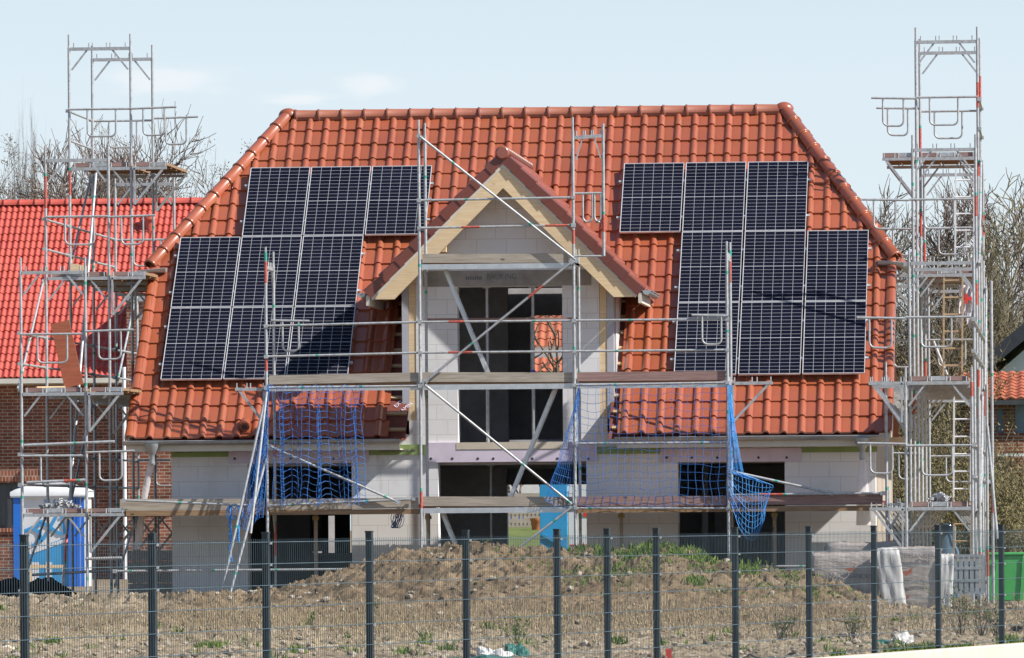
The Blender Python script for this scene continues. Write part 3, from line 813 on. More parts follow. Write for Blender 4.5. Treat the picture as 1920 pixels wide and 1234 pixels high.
BAY = 2.57
LV1, LV2, LV3, LV4, LV5 = 1.45, 3.43, 5.42, 7.40, 9.38
LEV = [LV1, LV2, LV3, LV4, LV5]
def gable_tower(name, label, xo, xi, bx, Y0, tops, spans, hout, guards=None, inner=(0, 1, 2, 3)):
    """scaffold along a gable: frames every bay, xo outer post line, xi inner, bx end of the brackets"""
    root = thing(name, label, 'scaffold', ((xo + xi) / 2, Y0 + BAY * len(tops) / 2, 0)); s = 1 if xi > xo else -1
    Ys = [Y0 + BAY * k for k in range(len(tops))]
    LEV = [LV1, LV2, LV3, LV4, LV5 + (.08 if s > 0 else 0)]
    for k, y in enumerate(Ys):
        zt = LEV[tops[k] - 1]
        post(root, xo, y, -.15, zt + .03); post(root, xi, y, -.15, zt + .03)
        for l in range(tops[k]): transom(root, (xo + s * .025, y, LEV[l]), (xi - s * .025, y, LEV[l]))
    for l, (k0, k1) in enumerate(spans):
        z = LEV[l]
        for k in range(k0, k1):
            deck(root, min(xo, xi) + .05, max(xo, xi) - .05, Ys[k] + .03, Ys[k + 1] - .03, z + .05)
            if l in inner: deck(root, min(xi + s * .05, bx), max(xi + s * .05, bx), Ys[k] + .03, Ys[k + 1] - .03, z + .05, 2)
            for dz in (.5, 1.0): rail(root, (xo - s * .03, Ys[k], z + dz), (xo - s * .03, Ys[k + 1], z + dz))
        for k in range(k0, k1 + 1): bracket(root, (xi + s * .03, Ys[k] - .04, z), (bx, Ys[k] - .04, z))
        if guards and guards[l] is not None: k0 = guards[l]
        for k, off in ((k0, -.05), (k1, .05)):
            y = Ys[k] + off; j = rnd.uniform(-.04, .04)
            W = abs(xi - xo)
            loop_rail(root, (xo, y, z + 1.0 + j), (xi, y, z + 1.0 + j), [(.28 + j, .74 + j)] if rnd.random() < .5 else [(.30, .76)])
            loop_rail(root, (xi, y - .02, z + 1.02), (bx + s * .18 * hout, y - .02, z + 1.04), [(.28, .74)])
    for k in range(0, len(Ys) - 1, 2):
        for l in range(min(tops[k], tops[k + 1]) - 0):
            zb = (LEV[l - 1] if l else .1) + .1; brace(root, (xo - s * .05, Ys[k], zb), (xo - s * .05, Ys[k + 1], LEV[l] - .05)) if (k // 2 + l) % 2 == 0 else None
    return root, Ys
XLo, XLi = UX(40, -1.9, 700), UX(161, -1.9, 700)
XRi, XRo = UX(1706, -1.9, 700), UX(1827, -1.9, 700)
towL, YL = gable_tower('scaffold_tower', 'galvanised steel scaffold along the left gable in front of the brick house', XLo, XLi, XLi + .62, -1.9, [3, 4, 5, 5, 4, 3], [(0, 5), (0, 5), (1, 4), (2, 3)], 1)
towR, YRs = gable_tower('scaffold_tower', 'galvanised steel scaffold along the right gable with ladders inside', XRo, XRi, XRi - .58, -4.47, [2, 3, 4, 5, 5, 4, 3], [(0, 6), (0, 5), (3, 5), (3, 4)], 1, [None, None, 1, None], (3,))
# long dark struts behind the left tower
def strut(parent, a, b, name='raking_strut', r=.024): m = MB(); banded(m, a, b, r, .15); return m.build(name, SM, parent)
strut(towL, U(180, 325, 3.0), U(118, 1098, -1.0))
strut(towL, U(45, 835, -1.95), U(215, 828, -1.95), 'ledger'); strut(towL, U(50, 905, -1.95), U(160, 900, -1.95), 'ledger')
strut(towL, U(160, 1048, -1.95), U(228, 1046, -1.95), 'ledger')
strut(towL, U(60, 1078, 1.0), U(230, 1068, 1.0), 'ledger')
# loose bits on the left tower
def loose(name, label, cat, mbx, mats, group=None): return tag(mbx.build(name, mats), label, cat, group)
m = MB(); m.beam(U(112, 604, -1.2), U(139, 724, -1.2), U(131, 604, -1.2).x - U(95, 604, -1.2).x, .03, side=(1, 0, 0)); loose('scaffold_plank', 'reddish brown scaffold plank leaning upright on the left scaffold', 'plank', m, 'brown_panel')
m = MB(); m.beam(U(135, 501, .75), U(160, 505, .75), .3, .12); loose('timber_offcut', 'pale timber offcut lying on the upper deck of the left scaffold', 'timber', m, 'pine')
m = MB()
for k in range(3): m.beam(U(50 + 9 * k, 733 - 3 * k, -1.6 + .1 * k), U(115 + 3 * k, 729 - 1.5 * k, -1.5 + .12 * k), .18, .035)
loose('timber_stack', 'small stack of pale boards at the foot of the leaning brown plank', 'timber', m, 'pine')
def couplers(px0, px1, py, Y, z, label):
    m = MB(); r2 = random.Random(int(px0))
    for k in range(26):
        t = r2.random(); x = UX(px0 + (px1 - px0) * t, Y, py); h = (1 - abs(2 * t - 1)) * .10
        p = V3((x, Y + r2.uniform(-.15, .15), z + .03 + r2.uniform(0, h)))
        d = V3((r2.uniform(-1, 1), r2.uniform(-1, 1), r2.uniform(-.4, .4))).normalized()
        m.beam(p - d * .05, p + d * .05, .045, .05); m.tube(p - d * .09, p + d * .09, .012, 6)
    loose('coupler_heap', label, 'couplers', m, 'galvanised_steel', 'heaps of loose couplers')
couplers(75, 148, 940, -1.6, LV1 + .11, 'heap of steel couplers on the lowest deck of the left scaffold')
couplers(1744, 1776, 935, -3.9, LV1 + .11, 'heap of steel couplers on the lowest deck of the right scaffold')
# right tower: ladders, strut, hanging bag
def lad(px0, px1, py0, py1, Y, mat): 
    a = U((px0 + px1) / 2, py1, Y); b = U((px0 + px1) / 2 + 1, py0, Y); ladder(towR, a, b, U(px1, 600, Y).x - U(px0, 600, Y).x, mat=mat)
lad(1791, 1826, 318, 486, 1.6, 'plastic_white'); lad(1769, 1804, 520, 708, 0.2, 'batten'); lad(1788, 1820, 742, 940, -2.4, 'plastic_white'); lad(1788, 1820, 962, 1070, -.8, 'batten')
strut(towR, U(1851, 800, -4.3), U(1870, 1010, -4.3)); strut(towR, U(1750, 640, 4), U(1776, 703, 4))
for px, pt, pb in ((1859, 525, 1150), (1849, 720, 1150), (1834, 690, 1120)): post(towR, UX(px, -4.3), -4.3 + (px % 5) * .1, -.1, UZ(pt, -4.3, px), 0, 'spare_post', .5)
m = MB(); a = U(1798, 540, 2.0); b = U(1826, 540, 2.0); n = 8
vs = []
for j in range(9):
    for i in range(n + 1):
        t = i / n; zz = j / 8; vs.append(V3((a.x + (b.x - a.x) * t * (1 - .12 * math.sin(j)), 2.0 + .06 * math.sin(i * 2.1 + j), a.z + .05 - zz * (.62 + .12 * math.sin(i * 1.3)))))
m.add(vs, [(j * (n + 1) + i, j * (n + 1) + i + 1, (j + 1) * (n + 1) + i + 1, (j + 1) * (n + 1) + i) for j in range(8) for i in range(n)], 0, True)
q = U(1809, 560, 1.9); m.box(q.x - .05, q.x + .12, q.y - .02, q.y - .015, q.z - .03, q.z + .03, 1); m.box(q.x + .0, q.x + .05, q.y - .024, q.y - .021, q.z - .09, q.z + .08, 1)
loose('hanging_bag', 'white and red plastic bag hanging in the right scaffold', 'bag', m, ['white_cloth', 'red_plastic'])
# ---- front scaffold
YO, YI2 = -1.90, -0.90
L1, L2, L3 = 1.50, 3.52, 5.48
fs = thing('front_scaffold', 'steel facade scaffold with plank toe boards across the front of the house', 'scaffold', (0, -1.4, 0))
PX = [UX(p, YO) for p in (499.5, 788, 1077, 1364, 1661)]
topo = [UZ(488, YO, 500), UZ(250, YO, 788), UZ(245, YO, 1077), UZ(478, YO, 1364), UZ(704, YO, 1661)]
topi = [UZ(497, YI2, 514), UZ(256, YI2, 799), UZ(492, YI2, 1087), UZ(480, YI2, 1369), L1 + .1]
for i, x in enumerate(PX):
    post(fs, x, YO, -.1, topo[i]); post(fs, x, YI2, -.1, topi[i])
    for z in (L1, L2, L3):
        if z < min(topo[i], topi[i]) and not (z == L3 and i in (0, 3, 4)) and not (i == 4 and z > L1): transom(fs, (x, YO + .03, z), (x, YI2 - .03, z))
    if i in (0, 3): transom(fs, (x, YO + .03, topi[i] - .08), (x, YI2 - .03, topi[i] - .08))
    if i == 2: transom(fs, (x, YO + .03, topi[i] - .05), (x, YI2 - .03, topi[i] - .05))
def tb(px0, px1, py0, py1, Y, mat, name='toe_board'):
    m = MB(); a = U(px0, (py0[0] + py0[1]) / 2, Y); b = U(px1, (py1[0] + py1[1]) / 2, Y); h = abs(UZ(py0[0], Y, px0) - UZ(py0[1], Y, px0))
    m.beam(a, b, .03, h, side=(0, 1, 0)); return m.build(name, mat, fs)
yt = YO + .045
tb(505, 785, (704, 721), (698, 716), yt, 'old_plank'); tb(792, 1074, (698, 716), (699, 716), yt, 'old_plank'); tb(1082, 1360, (698, 715), (695, 713), yt, 'red_plank')
tb(792, 1066, (476, 493), (476, 493), yt, 'old_plank')
tb(225, 496, (936, 958), (935, 957), yt, 'old_plank'); tb(504, 785, (936, 956), (934, 952), yt, 'old_plank'); tb(793, 1074, (931, 949), (931, 950), yt, 'old_plank'); tb(1081, 1361, (931, 949), (930, 948), yt, 'red_plank'); tb(1368, 1655, (928, 947), (924, 946), yt, 'red_plank')
tb(800, 1088, (597, 604), (595, 602), YI2 + .05, 'red_plank', 'inner_board')
def edge(x0, x1, z, mat='aluminium'): 
    m = MB(); m.box(x0 + .03, x1 - .03, YO + .03, YO + .07, z - .055, z + .03); return m.build('deck_edge', mat, fs)
WX_L = UX(232, YO, 940)
bays1 = [(WX_L, PX[0]), (PX[0], PX[1]), (PX[1], PX[2]), (PX[2], PX[3]), (PX[3], PX[4])]
for i, (a, b) in enumerate(bays1):
    deck(fs, a + .03, b - .03, YO + .08, YI2 - .05, L1 + .03, 3, 'X', ('deck_wood', 'red_paint', 'red_paint'))
    deck(fs, a + .03, b - .03, YI2 + .05, -.22, L1 + .03, 2, 'X', ('deck_wood', 'red_paint', 'red_paint'))
    if i == 2: edge(a, b, L1 - .01)
    else: edge(a, b, L1 - .02, 'deck_wood')
for i in (1, 2, 3):
    deck(fs, bays1[i][0] + .03, bays1[i][1] - .03, YO + .08, YI2 - .05, L2 + .03, 3, 'X')
    edge(*bays1[i], L2 - .02)
deck(fs, PX[1] + .03, PX[2] - .03, YO + .08, YI2 - .05, L3 + .03, 3, 'X'); edge(PX[1], PX[2], L3 - .02)
for i in (1, 2, 3):
    for zz in (L2 + 1.03, L2 + .53): rail(fs, (PX[i - 1 + 0], YO - .02, zz - (.04 if i == 1 else 0)), (PX[i], YO - .02, zz))
for zz in (L3 + 1.05, L3 + .60): rail(fs, (PX[1], YO - .02, zz), (PX[2], YO - .02, zz + .02))
rail(fs, (PX[2], YO - .02, L1 + 1.05), (PX[3], YO - .02, L1 + 1.05))
rail(fs, U(505, 948, YO - .03), U(775, 936, YO - .03), 'ledger'); rail(fs, (PX[2], YO - .03, L1 + .0), (PX[3], YO - .03, L1 - .02), 'ledger')
rail(fs, (PX[0], YO - .03, L2 - .02), (PX[1], YO - .03, L2 - .01), 'ledger'); rail(fs, (PX[2], YO - .03, L2 - .02), (PX[3], YO - .03, L2 - .0), 'ledger')
rail(fs, U(232, 938, YO - .08), U(470, 948, YO - .08), 'ledger'); rail(fs, U(1370, 928, YO - .03), U(1655, 925, YO - .03), 'ledger')
rail(fs, U(215, 1071, YO), U(815, 1066, YO), 'ledger'); rail(fs, U(1300, 1062, YO), U(1525, 1062, YO), 'ledger')
for a, b in (((787, 256), (1079, 487)), ((1073, 490), (797, 716)), ((797, 722), (1073, 946)), ((1075, 949), (940, 1052))):
    brace(fs, U(*a, YO - .04), U(*b, YO - .04))
brace(fs, U(508, 838, YO - .03), U(745, 941, YO - .03)); brace(fs, U(1372, 884, YO - .03), U(1556, 924, YO - .03)); 
def fladder(p0, p1, Y0=-1.15): 
    a, b = U(*p0, Y0), U(*p1, Y0); ladder(fs, b, a, .30, (0, 1, 0), 'aluminium', .28, 'access_ladder')
fladder((833, 500), (916, 702)); fladder((1042, 728), (957, 934)); fladder((829, 958), (862, 1042), -1.2)
loop_rail(fs, U(508, 601, YI2 - .05), U(580, 602, YI2 - .05), [(.30, .72)], .50)
loop_rail(fs, U(1297, 591, YO - .06), U(1366, 592, YO - .06), [(.28, .80)], .47)
for i in (1, 2):
    x = PX[i]; m = MB()
eg = MB(); x1 = UX(1131, -1.75, 300); zb = UZ(480, -1.75, 1131); zt = UZ(232, -1.75, 1131)
banded(eg, (x1, -1.75, zb), (x1, -1.75, zt), red=.8); eg.tube((PX[2], -1.75, zb), (x1, -1.75, zb), .017, 6)
eg.build('end_guard_post', SM, fs)
transom(fs, (PX[2] + .02, -1.75, UZ(258, -1.75, 1100)), (x1 - .02, -1.75, UZ(255, -1.75, 1100)))
loop_rail(fs, U(1078, 363, -1.75), U(1130, 362, -1.75), [(.28, .62), (.7, .93)], .47)
m = MB(); banded(m, U(799, 376, YI2 - .1), U(809, 372, YI2 - .1), .02); m.build('clamp', SM, fs)
bracket(fs, U(498, 730, YO + .05), U(441, 730, YO + .05), .55); bracket(fs, U(1371, 719, YO + .05), U(1449, 718, YO + .05), .62); bracket(fs, U(1700, 719, -3.0), U(1632, 718, -3.0), .75)
bracket(fs, U(1663, 946, YO + .1), U(1702, 946, YO + .1), .42)
for px in (592, 803, 1165, 1452):
    m = MB(); a = U(px, 955, -.45); m.beam((a.x, -.45, -.1), (a.x, -.45, L1 - .02), .055, .075); m.box(a.x - .05, a.x + .05, -.52, -.40, L1 - .16, L1 - .10, 1); m.build('wall_post', ['old_plank', 'brass'], fs)
# loose tubes leaning on the left of the front scaffold
for k, (a, b, lab) in enumerate((((496, 752), (410, 1136), 'long steel tube leaning left of the blue net, lowest foot on the soil'), ((499, 860), (432, 1112), 'steel tube with a flat end leaning beside the longest one'), ((500, 735), (470, 1000), 'steel tube leaning inside the gathered blue net'))):
    m = MB(); banded(m, U(*a, YO - .22 - .05 * k), U(*b, YO - .75 - .1 * k), .022, .05); tag(m.build('loose_tube', SM), lab, 'steel tube', 'loose tubes leaning on the front scaffold')
# ------------------------------------------------------------------ blue safety nets
def net(name, label, P, nu, nv, mat, r=.0045, sub=2):
    m = MB()
    for i in range(nu + 1): m.path([P(i / nu, j / (nv * sub)) for j in range(nv * sub + 1)], r, 3, 0, False)
    for j in range(nv + 1): m.path([P(i / (nu * sub), j / nv) for i in range(nu * sub + 1)], r, 3, 0, False)
    return tag(m.build(name, mat), label, 'safety net', 'blue safety nets on the front scaffold')
def nz(a, b, s=0): return noise.noise(V3((a, b, s)))
Yn = YO - .06
def Pleft(u, v):
    ripple = u + (.034 * math.sin(u * 31) + .05 * math.sin(u * 17 + 1) + .03 * nz(u * 4, v * 3, 5)) * min(1, v * 4) 
    u2 = min(1, max(0, ripple)); 
    pxx = 508 + (683 - 508) * u2 + v * (18 * u - 4) + 3 * nz(u * 7, v * 5); 
    pyy = 722 + (938 - 722) * v + (10 * math.sin(u * 26) ** 2 * (v > .03)) * (.3 + .7 * v) + 4 * nz(u * 9, v * 6, 3)
    if v < .02: pyy = 721 + 6 * abs(math.sin(u * 20))
    return U(pxx, pyy, Yn - .05 + .07 * math.sin(u * 31) * (.3 + v) + .05 * nz(u * 6, v * 4, 9))
net('safety_net', 'blue safety net with loose folds hanging under the left deck beside the dormer', Pleft, 21, 18, 'net_blue')
def Pright(u, v):
    return U(1086 + (1362 - 1086) * u + 5 * nz(u * 5, v * 5), 720 + 6 * abs(math.sin(u * 15)) * (1 - v) + (946 - 720) * v + 5 * math.sin(u * 16) * v * (.4 + .6 * nz(u * 3, 2)) + 5 * nz(u * 6, v * 5, 4) * (v > .05), Yn - .03 + .05 * nz(u * 5, v * 4, 7))
net('safety_net', 'blue safety net stretched flat between two posts right of the dormer', Pright, 19, 15, 'net_blue', .0034)
def Prl(u, v):
    x0 = 1084 - 62 * v ** 1.15; x1 = 1086 - 8 * v; w = v ** .8
    return U(x0 + (x1 - x0) * (u ** 1.5) + 2 * nz(u * 5, v * 8), 728 + (938 - 728) * v + 18 * u * v, Yn - .02 + .10 * u)
net('safety_net', 'dense blue net gathered into a slanting bundle at the left edge of the flat net', Prl, 11, 16, 'net_blue')
def Prr(u, v):
    # hangs along the right post, then sags in a bag over the handrail
    if v < .5:
        t = v / .5; return U(1366 + u * (4 + 26 * t ** 1.4), 722 + 170 * t + 6 * u * t, Yn - .03 - .04 * math.sin(u * 9))
    t = (v - .5) / .5; 
    sag = math.sin(u * math.pi) ** .8
    return U(1367 + 82 * u - 14 * t * u ** 3 + 3 * nz(u * 6, t * 4), 888 + 22 * u + t * (40 + 66 * sag + 32 * u * (1 - u)) , Yn - .05 - .12 * sag * t + .03 * nz(u * 4, t * 6))
net('safety_net', 'bright blue net sagging like a bag over the sloping handrail right of the right post', Prr, 13, 20, 'net_light_blue')
def Pll(u, v):
    x0 = 498 - 50 * v ** 1.2; x1 = 503 + 2 * v - 12 * v * v
    return U(x0 + (x1 - x0) * u + 2 * nz(u * 6, v * 9), 732 + 250 * v + 12 * math.sin(u * 5), Yn - .08 - .06 * math.sin(u * 8) - .2 * v)
net('safety_net', 'blue net gathered round the leaning tubes at the left post', Pll, 12, 22, 'net_blue', .0065)
for px, w, ln, lab in ((432, 12, 105, 'leftmost knotted strand of blue net dangling from the handrail'), (447, 9, 68, 'short knotted strand of blue net dangling beside the leftmost one')):
    m = MB(); r2 = random.Random(px)
    for q in range(6):
        pts = [U(px + r2.uniform(-w / 2, w / 2) * (.5 + .5 * math.sin(k * 1.3 + q)) , 948 + ln * k / 12, YO - .14 + r2.uniform(-.03, .03)) for k in range(13)]
        m.path(pts, .0075, 4, 0, False)
    m.path([U(px + 8 * math.sin(a), 962 - 13 * math.cos(a), YO - .14) for a in [k * .5236 for k in range(13)]], .008, 4, 0, False)
    tag(m.build('net_strand', 'net_light_blue'), lab, 'net', 'loose strands of blue net')
m = MB(); r2 = random.Random(2)
for q in range(9):
    c = U(746, 972, -1.2); m.path([c + V3((.11 * math.sin(a + q) * (1 - .3 * (q % 3)), .06 * math.cos(a * 2 + q), .16 * math.cos(a + q * .7))) for a in [k * .6 for k in range(12)]], .006, 4, 0, False)
tag(m.build('net_bundle', 'net_blue'), 'small tangle of blue net hanging under the lowest deck left of the middle doorway', 'net')
# ------------------------------------------------------------------ steel props and sleeves
def prop(px, Y, z0, z1, label, r=.03, bands=True):
    x = UX(px, Y); m = MB(); zm = z0 + (z1 - z0) * .42; m.tube((x, Y, zm - .1), (x, Y, z1 - .02), r * .85, 8, 0); m.tube((x, Y, z0), (x, Y, zm), r, 8, 0)
    m.box(x - .06, x + .06, Y - .06, Y + .06, z1 - .02, z1, 0); m.box(x - .06, x + .06, Y - .06, Y + .06, z0, z0 + .01, 0)
    if bands: m.tube((x, Y, zm), (x, Y, zm + .16), r * 1.15, 8, 1); m.tube((x, Y, zm - .14), (x, Y, zm), r * 1.15, 8, 2)
    tag(m.build('steel_prop', ['galvanised_steel', 'prop_blue', 'prop_red']), label, 'steel prop', 'adjustable props in the openings')
prop(914, .18, wB[2] + .0, wB[3] - .002, 'left of the two banded steel props in the large dormer opening'); prop(1000, .18, wB[2] + .0, wB[3] - .002, 'right of the two banded steel props in the large dormer opening')
prop(919, 1.4, -.1, zf - .2, 'grey steel prop inside the middle doorway', bands=False)
def sleeve(px, pts, Y, ws, label):
    m = MB(); n = 12; vs = []
    P = [U(a, b, Y) for a, b in pts]
    for i, p in enumerate(P):
        for k in range(n):
            th = 2 * math.pi * k / n; w = ws[i] * (1 + .2 * nz(k * 1.7, i * 1.1, px))
            vs.append(p + V3((math.cos(th) * w, math.sin(th) * w * .6, 0)))
    m.add(vs, [(i * n + k, i * n + (k + 1) % n, (i + 1) * n + (k + 1) % n, (i + 1) * n + k) for i in range(len(P) - 1) for k in range(n)], 0, True)
    tag(m.build('drain_sleeve', 'clear_sleeve'), label, 'plastic sleeve', 'plastic sleeves under the gutters')
sleeve(1, [(286, 858), (280, 885), (273, 920), (268, 950), (263, 990), (258, 1030)], YE + .1, [.045, .055, .055, .05, .06, .06], 'crumpled clear plastic sleeve slanting from the left gutter outlet')
sleeve(2, [(1617, 848), (1617, 870), (1617, 900), (1618, 940), (1620, 985)], YE + .1, [.045, .06, .09, .11, .12], 'crumpled clear plastic sleeve hanging under the right gutter outlet')
# ================================================================== FENCE, GROUND, SITE
FA = V3((CAM.x + (45 - VPX) / 223, CAM.y + F_PX / 223, 0)); FB = V3((CAM.x + (1877 - VPX) / 146, CAM.y + F_PX / 146, 0))
FD = (FB - FA).normalized(); FN = V3((FD.y, -FD.x, 0))          # FN points to the camera's side
def fence_at(px):
    """where the sight line of a pixel column crosses the fence line"""
    p = U(px, HOR, 0); d = p - CAM; d.z = 0; c = V3((CAM.x, CAM.y, 0))
    den = d.x * FD.y - d.y * FD.x; t = ((FA - c).x * FD.y - (FA - c).y * FD.x) / den
    return c + d * t
ZF = -.31; FH = 1.46
fence = thing('mesh_fence', 'dark double-wire mesh fence with ribbed posts along the whole foreground', 'fence', fence_at(960) + V3((0, 0, ZF)))
posts_px = [-215, 45, 285, 498, 692, 873, 1044, 1138, 1230, 1378, 1516, 1638, 1758, 1877, 1985]
FP = [fence_at(p) for p in posts_px]
def wirez(p): return ZF
for i, p in enumerate(FP):
    m = MB(); w, d = .052, .06; fx, fy = FD, FN
    def bx(a0, a1, b0, b1, z0, z1, mm=0):
        P = [p + fx * a + fy * b + V3((0, 0, z)) for a in (a0, a1) for b in (b0, b1) for z in (z0, z1)]
        m.add(P, [(0, 1, 3, 2), (4, 6, 7, 5), (0, 4, 5, 1), (2, 3, 7, 6), (0, 2, 6, 4), (1, 5, 7, 3)], mm)
    bx(-w / 2, w / 2, -d / 2, d / 2, ZF - .2, ZF + FH + .05)
    for q in (-.3, .0, .3): bx(-w / 2 - .004, w / 2 + .004, q * d - .006, q * d + .006, ZF - .2, ZF + FH + .045)
    bx(-w / 2 - .004, w / 2 + .004, -d / 2 - .004, d / 2 + .004, ZF + FH + .05, ZF + FH + .065)
    po = m.build('post', 'anthracite', fence)
    m = MB()
    for z in (.02, .22, .62, 1.02, 1.22, 1.42):
        c = p + FN * (d / 2 + .012) + FD * .02 + V3((0, 0, ZF + z)); m.box(c.x - .011, c.x + .011, c.y - .011, c.y + .011, c.z - .011, c.z + .011)
    m.build('clip', 'aluminium', po)
for i in range(len(FP) - 1):
    a, b = FP[i] + FN * .036, FP[i + 1] + FN * .036; L = (b - a).length; m = MB(); k = max(1, round(L / .05))
    sag = .012 * math.sin(i * 1.7)
    for q in range(k): p = a + (b - a) * ((q + .5) / k); m.tube(p + V3((0, 0, ZF + .02)), p + V3((0, 0, ZF + FH)), .0026, 3, 0, False)
    for z in [.03 + .2 * q for q in range(8)]:
        for o in (-.006, .006): m.tube(a + FN * o + V3((0, 0, ZF + z)), b + FN * o + V3((0, 0, ZF + z)), .0036, 4, 0, False)
    m.build('mesh_panel', 'wire_grey', fence)
# pale concrete kerb wall in front of the fence
kb = MB(); 
ka, kc = fence_at(1300) + FN * .10, fence_at(2060) + FN * .10; kl = (kc - ka).length; t = 0
while t < kl:
    e = min(kl, t + 1.0); p, q = ka + FD * (t + .005), ka + FD * (e - .005)
    P = [v + FN * o + V3((0, 0, z)) for v in (p, q) for o in (0, .22) for z in (-1.2, ZF + .0)]
    kb.add(P, [(0, 1, 3, 2), (4, 6, 7, 5), (0, 4, 5, 1), (2, 3, 7, 6), (0, 2, 6, 4), (1, 5, 7, 3)]); t = e
kw = kb.build('kerb_wall', 'pale_concrete', bevel=.012); kw['label'] = 'low pale concrete kerb wall under the fence at the lower right'; kw['category'] = 'kerb wall'
# ---- ground
crest = [(-400, 1133), (0, 1131), (150, 1128), (300, 1127), (400, 1122), (470, 1121), (540, 1110), (600, 1092), (650, 1075), (700, 1056), (760, 1042), (830, 1036), (870, 1030), (930, 1033), (1000, 1040), (1080, 1043), (1160, 1042), (1230, 1040), (1290, 1041), (1330, 1060), (1390, 1074), (1450, 1079), (1510, 1086), (1560, 1100), (1610, 1122), (1660, 1142), (1720, 1152), (2400, 1152)]
YC = -6.2
cz = [(UX(px, YC, py), UZ(py, YC, px)) for px, py in crest]
def crest_z(x):
    if x <= cz[0][0]: return cz[0][1]
    for (x0, z0), (x1, z1) in zip(cz, cz[1:]):
        if x <= x1: return z0 + (z1 - z0) * (x - x0) / (x1 - x0)
    return cz[-1][1]
def ss(a, b, x): t = max(0, min(1, (x - a) / (b - a))); return t * t * (3 - 2 * t)
def ground_z(x, y, detail=True):
    base = -.34 + .34 * ss(-17, -8, y) - .06
    px_shift = (CAM.x - x) * 0
    c = crest_z(x) ; hgt = c - (-.10)
    prof = ss(-11.6, YC - .3, y) * (1 - ss(YC + .7, -2.2, y))
    z = base + max(0, hgt) * prof if hgt > 0 else base + hgt * prof
    s = (V3((x, y, 0)) - FA).dot(FN)
    if s > .12: z = z + (-1.05 - z) * ss(.14, .34, s)
    if detail and -45 < y < 1.0 and s < .2:
        am = ss(-46, -35, y) * (1 - ss(-.6, .6, y)) * (.45 + .55 * prof + .25 * ss(-9, -13, y))
        n = noise.fractal(V3((x * .9, y * .9, 0)), 1.0, 2.0, 3) * .04 - .02 * prof + noise.fractal(V3((x * 3.4, y * 3.4, 3)), .5, 2.1, 5) * (.085 + .045 * prof)
        n += max(0, noise.noise(V3((x * 5.3, y * 5.3, 8)))) ** 2 * .10
        z += n * am
    return z
xs = [-600, -300, -150, -80, -45, -28, -18] + [-12.5 + .055 * i for i in range(0, int(21.5 / .055) + 1)] + [10, 14, 20, 35, 60, 120, 300, 600]
ys = [-400, -200, -140, -110, -90, -70, -60, -52] + [-48 + .6 * i for i in range(int(18 / .6))] + [-30 + .1 * i for i in range(150)] + [-15 + .055 * i for i in range(int(15.2 / .055))] + [.4, 1, 2, 4, 7, 9.8, 12, 16, 22, 30, 45, 70, 110, 200, 400, 900]
g = MB(); nx = len(xs)
vs = [(x, y, ground_z(x, y)) for y in ys for x in xs]
g.add(vs, [(j * nx + i, j * nx + i + 1, (j + 1) * nx + i + 1, (j + 1) * nx + i) for j in range(len(ys) - 1) for i in range(nx - 1)], 0, False)
tag(g.build('ground', 'soil'), kind='structure')
def scatter(px0, px1, y0, y1, n, seed, dens=None):
    r2 = random.Random(seed); out = []
    tries = 0
    while len(out) < n and tries < n * 30:
        tries += 1
        y = r2.uniform(y0, y1); x = UX(r2.uniform(px0, px1), y, 1100)
        if (V3((x, y, 0)) - FA).dot(FN) > .05: continue
        if dens and r2.random() > dens(x, y): continue
        out.append((x, y, r2))
    return out
# stones and clods
m = MB(); ico = bmesh.new(); bmesh.ops.create_icosphere(ico, subdivisions=1, radius=1); IV = [v.co.copy() for v in ico.verts]; IF = [[v.index for v in f.verts] for f in ico.faces]; ico.free()
for x, y, r2 in scatter(-40, 1960, -30, -2.5, 4200, 5):
    s = .012 + .05 * r2.random() ** 3; z = ground_z(x, y)
    sc = V3((s * r2.uniform(.7, 1.4), s * r2.uniform(.7, 1.4), s * r2.uniform(.5, 1))); rz = r2.uniform(0, 6.3); cr, sr = math.cos(rz), math.sin(rz)
    vv = []
    for v in IV:
        q = V3((v.x * sc.x, v.y * sc.y, v.z * sc.z)) * r2.uniform(.8, 1.2); vv.append((x + q.x * cr - q.y * sr, y + q.x * sr + q.y * cr, z + s * .25 + q.z))
    m.add(vv, IF, 0 if r2.random() < .45 else 1)
tag(m.build('stones', ['stone', 'soil']), kind='stuff')
def blade(m, x, y, z, h, w, lean, a, mi=0):
    d = V3((math.cos(a), math.sin(a), 0)); sd = V3((1, .2 * math.sin(a), 0)).normalized(); p = V3((x, y, z))
    q = p + d * (lean * .35) + V3((0, 0, h * .6)); t = p + d * lean + V3((0, 0, h))
    m.add([p - sd * w, p + sd * w, q + sd * w * .75, q - sd * w * .75, t], [(0, 1, 2, 3), (3, 2, 4)], mi)
def gdens(x, y):
    n = noise.fractal(V3((x * 1.5, y * 1.1, 21)), .8, 2, 4) * .75 + .30
    px = VPX + (x - CAM.x) * F_PX / (y - CAM.y)
    b = math.exp(-((px - 1200) / 170) ** 2) * ss(-10, -7, y) * .58 + .10 * (px > 1300) * (px < 1600) * ss(-10, -6, y) + math.exp(-((px - 690) / 260) ** 2) * .0 * ss(-12, -13.5, y)
    b += .45 * ss(1, .2, abs((V3((x, y, 0)) - FA).dot(FN))) * (px > 1200)
    return 1 if n + b > .93 else .0006
m = MB()
for x, y, r2 in scatter(-40, 1960, -28, -3, 2600, 11, gdens):
    z = ground_z(x, y)
    for q in range(r2.randint(5, 9)):
        blade(m, x + r2.gauss(0, .05), y + r2.gauss(0, .05), z, r2.uniform(.04, .14), r2.uniform(.006, .013), r2.uniform(.01, .09), r2.uniform(0, 6.28))
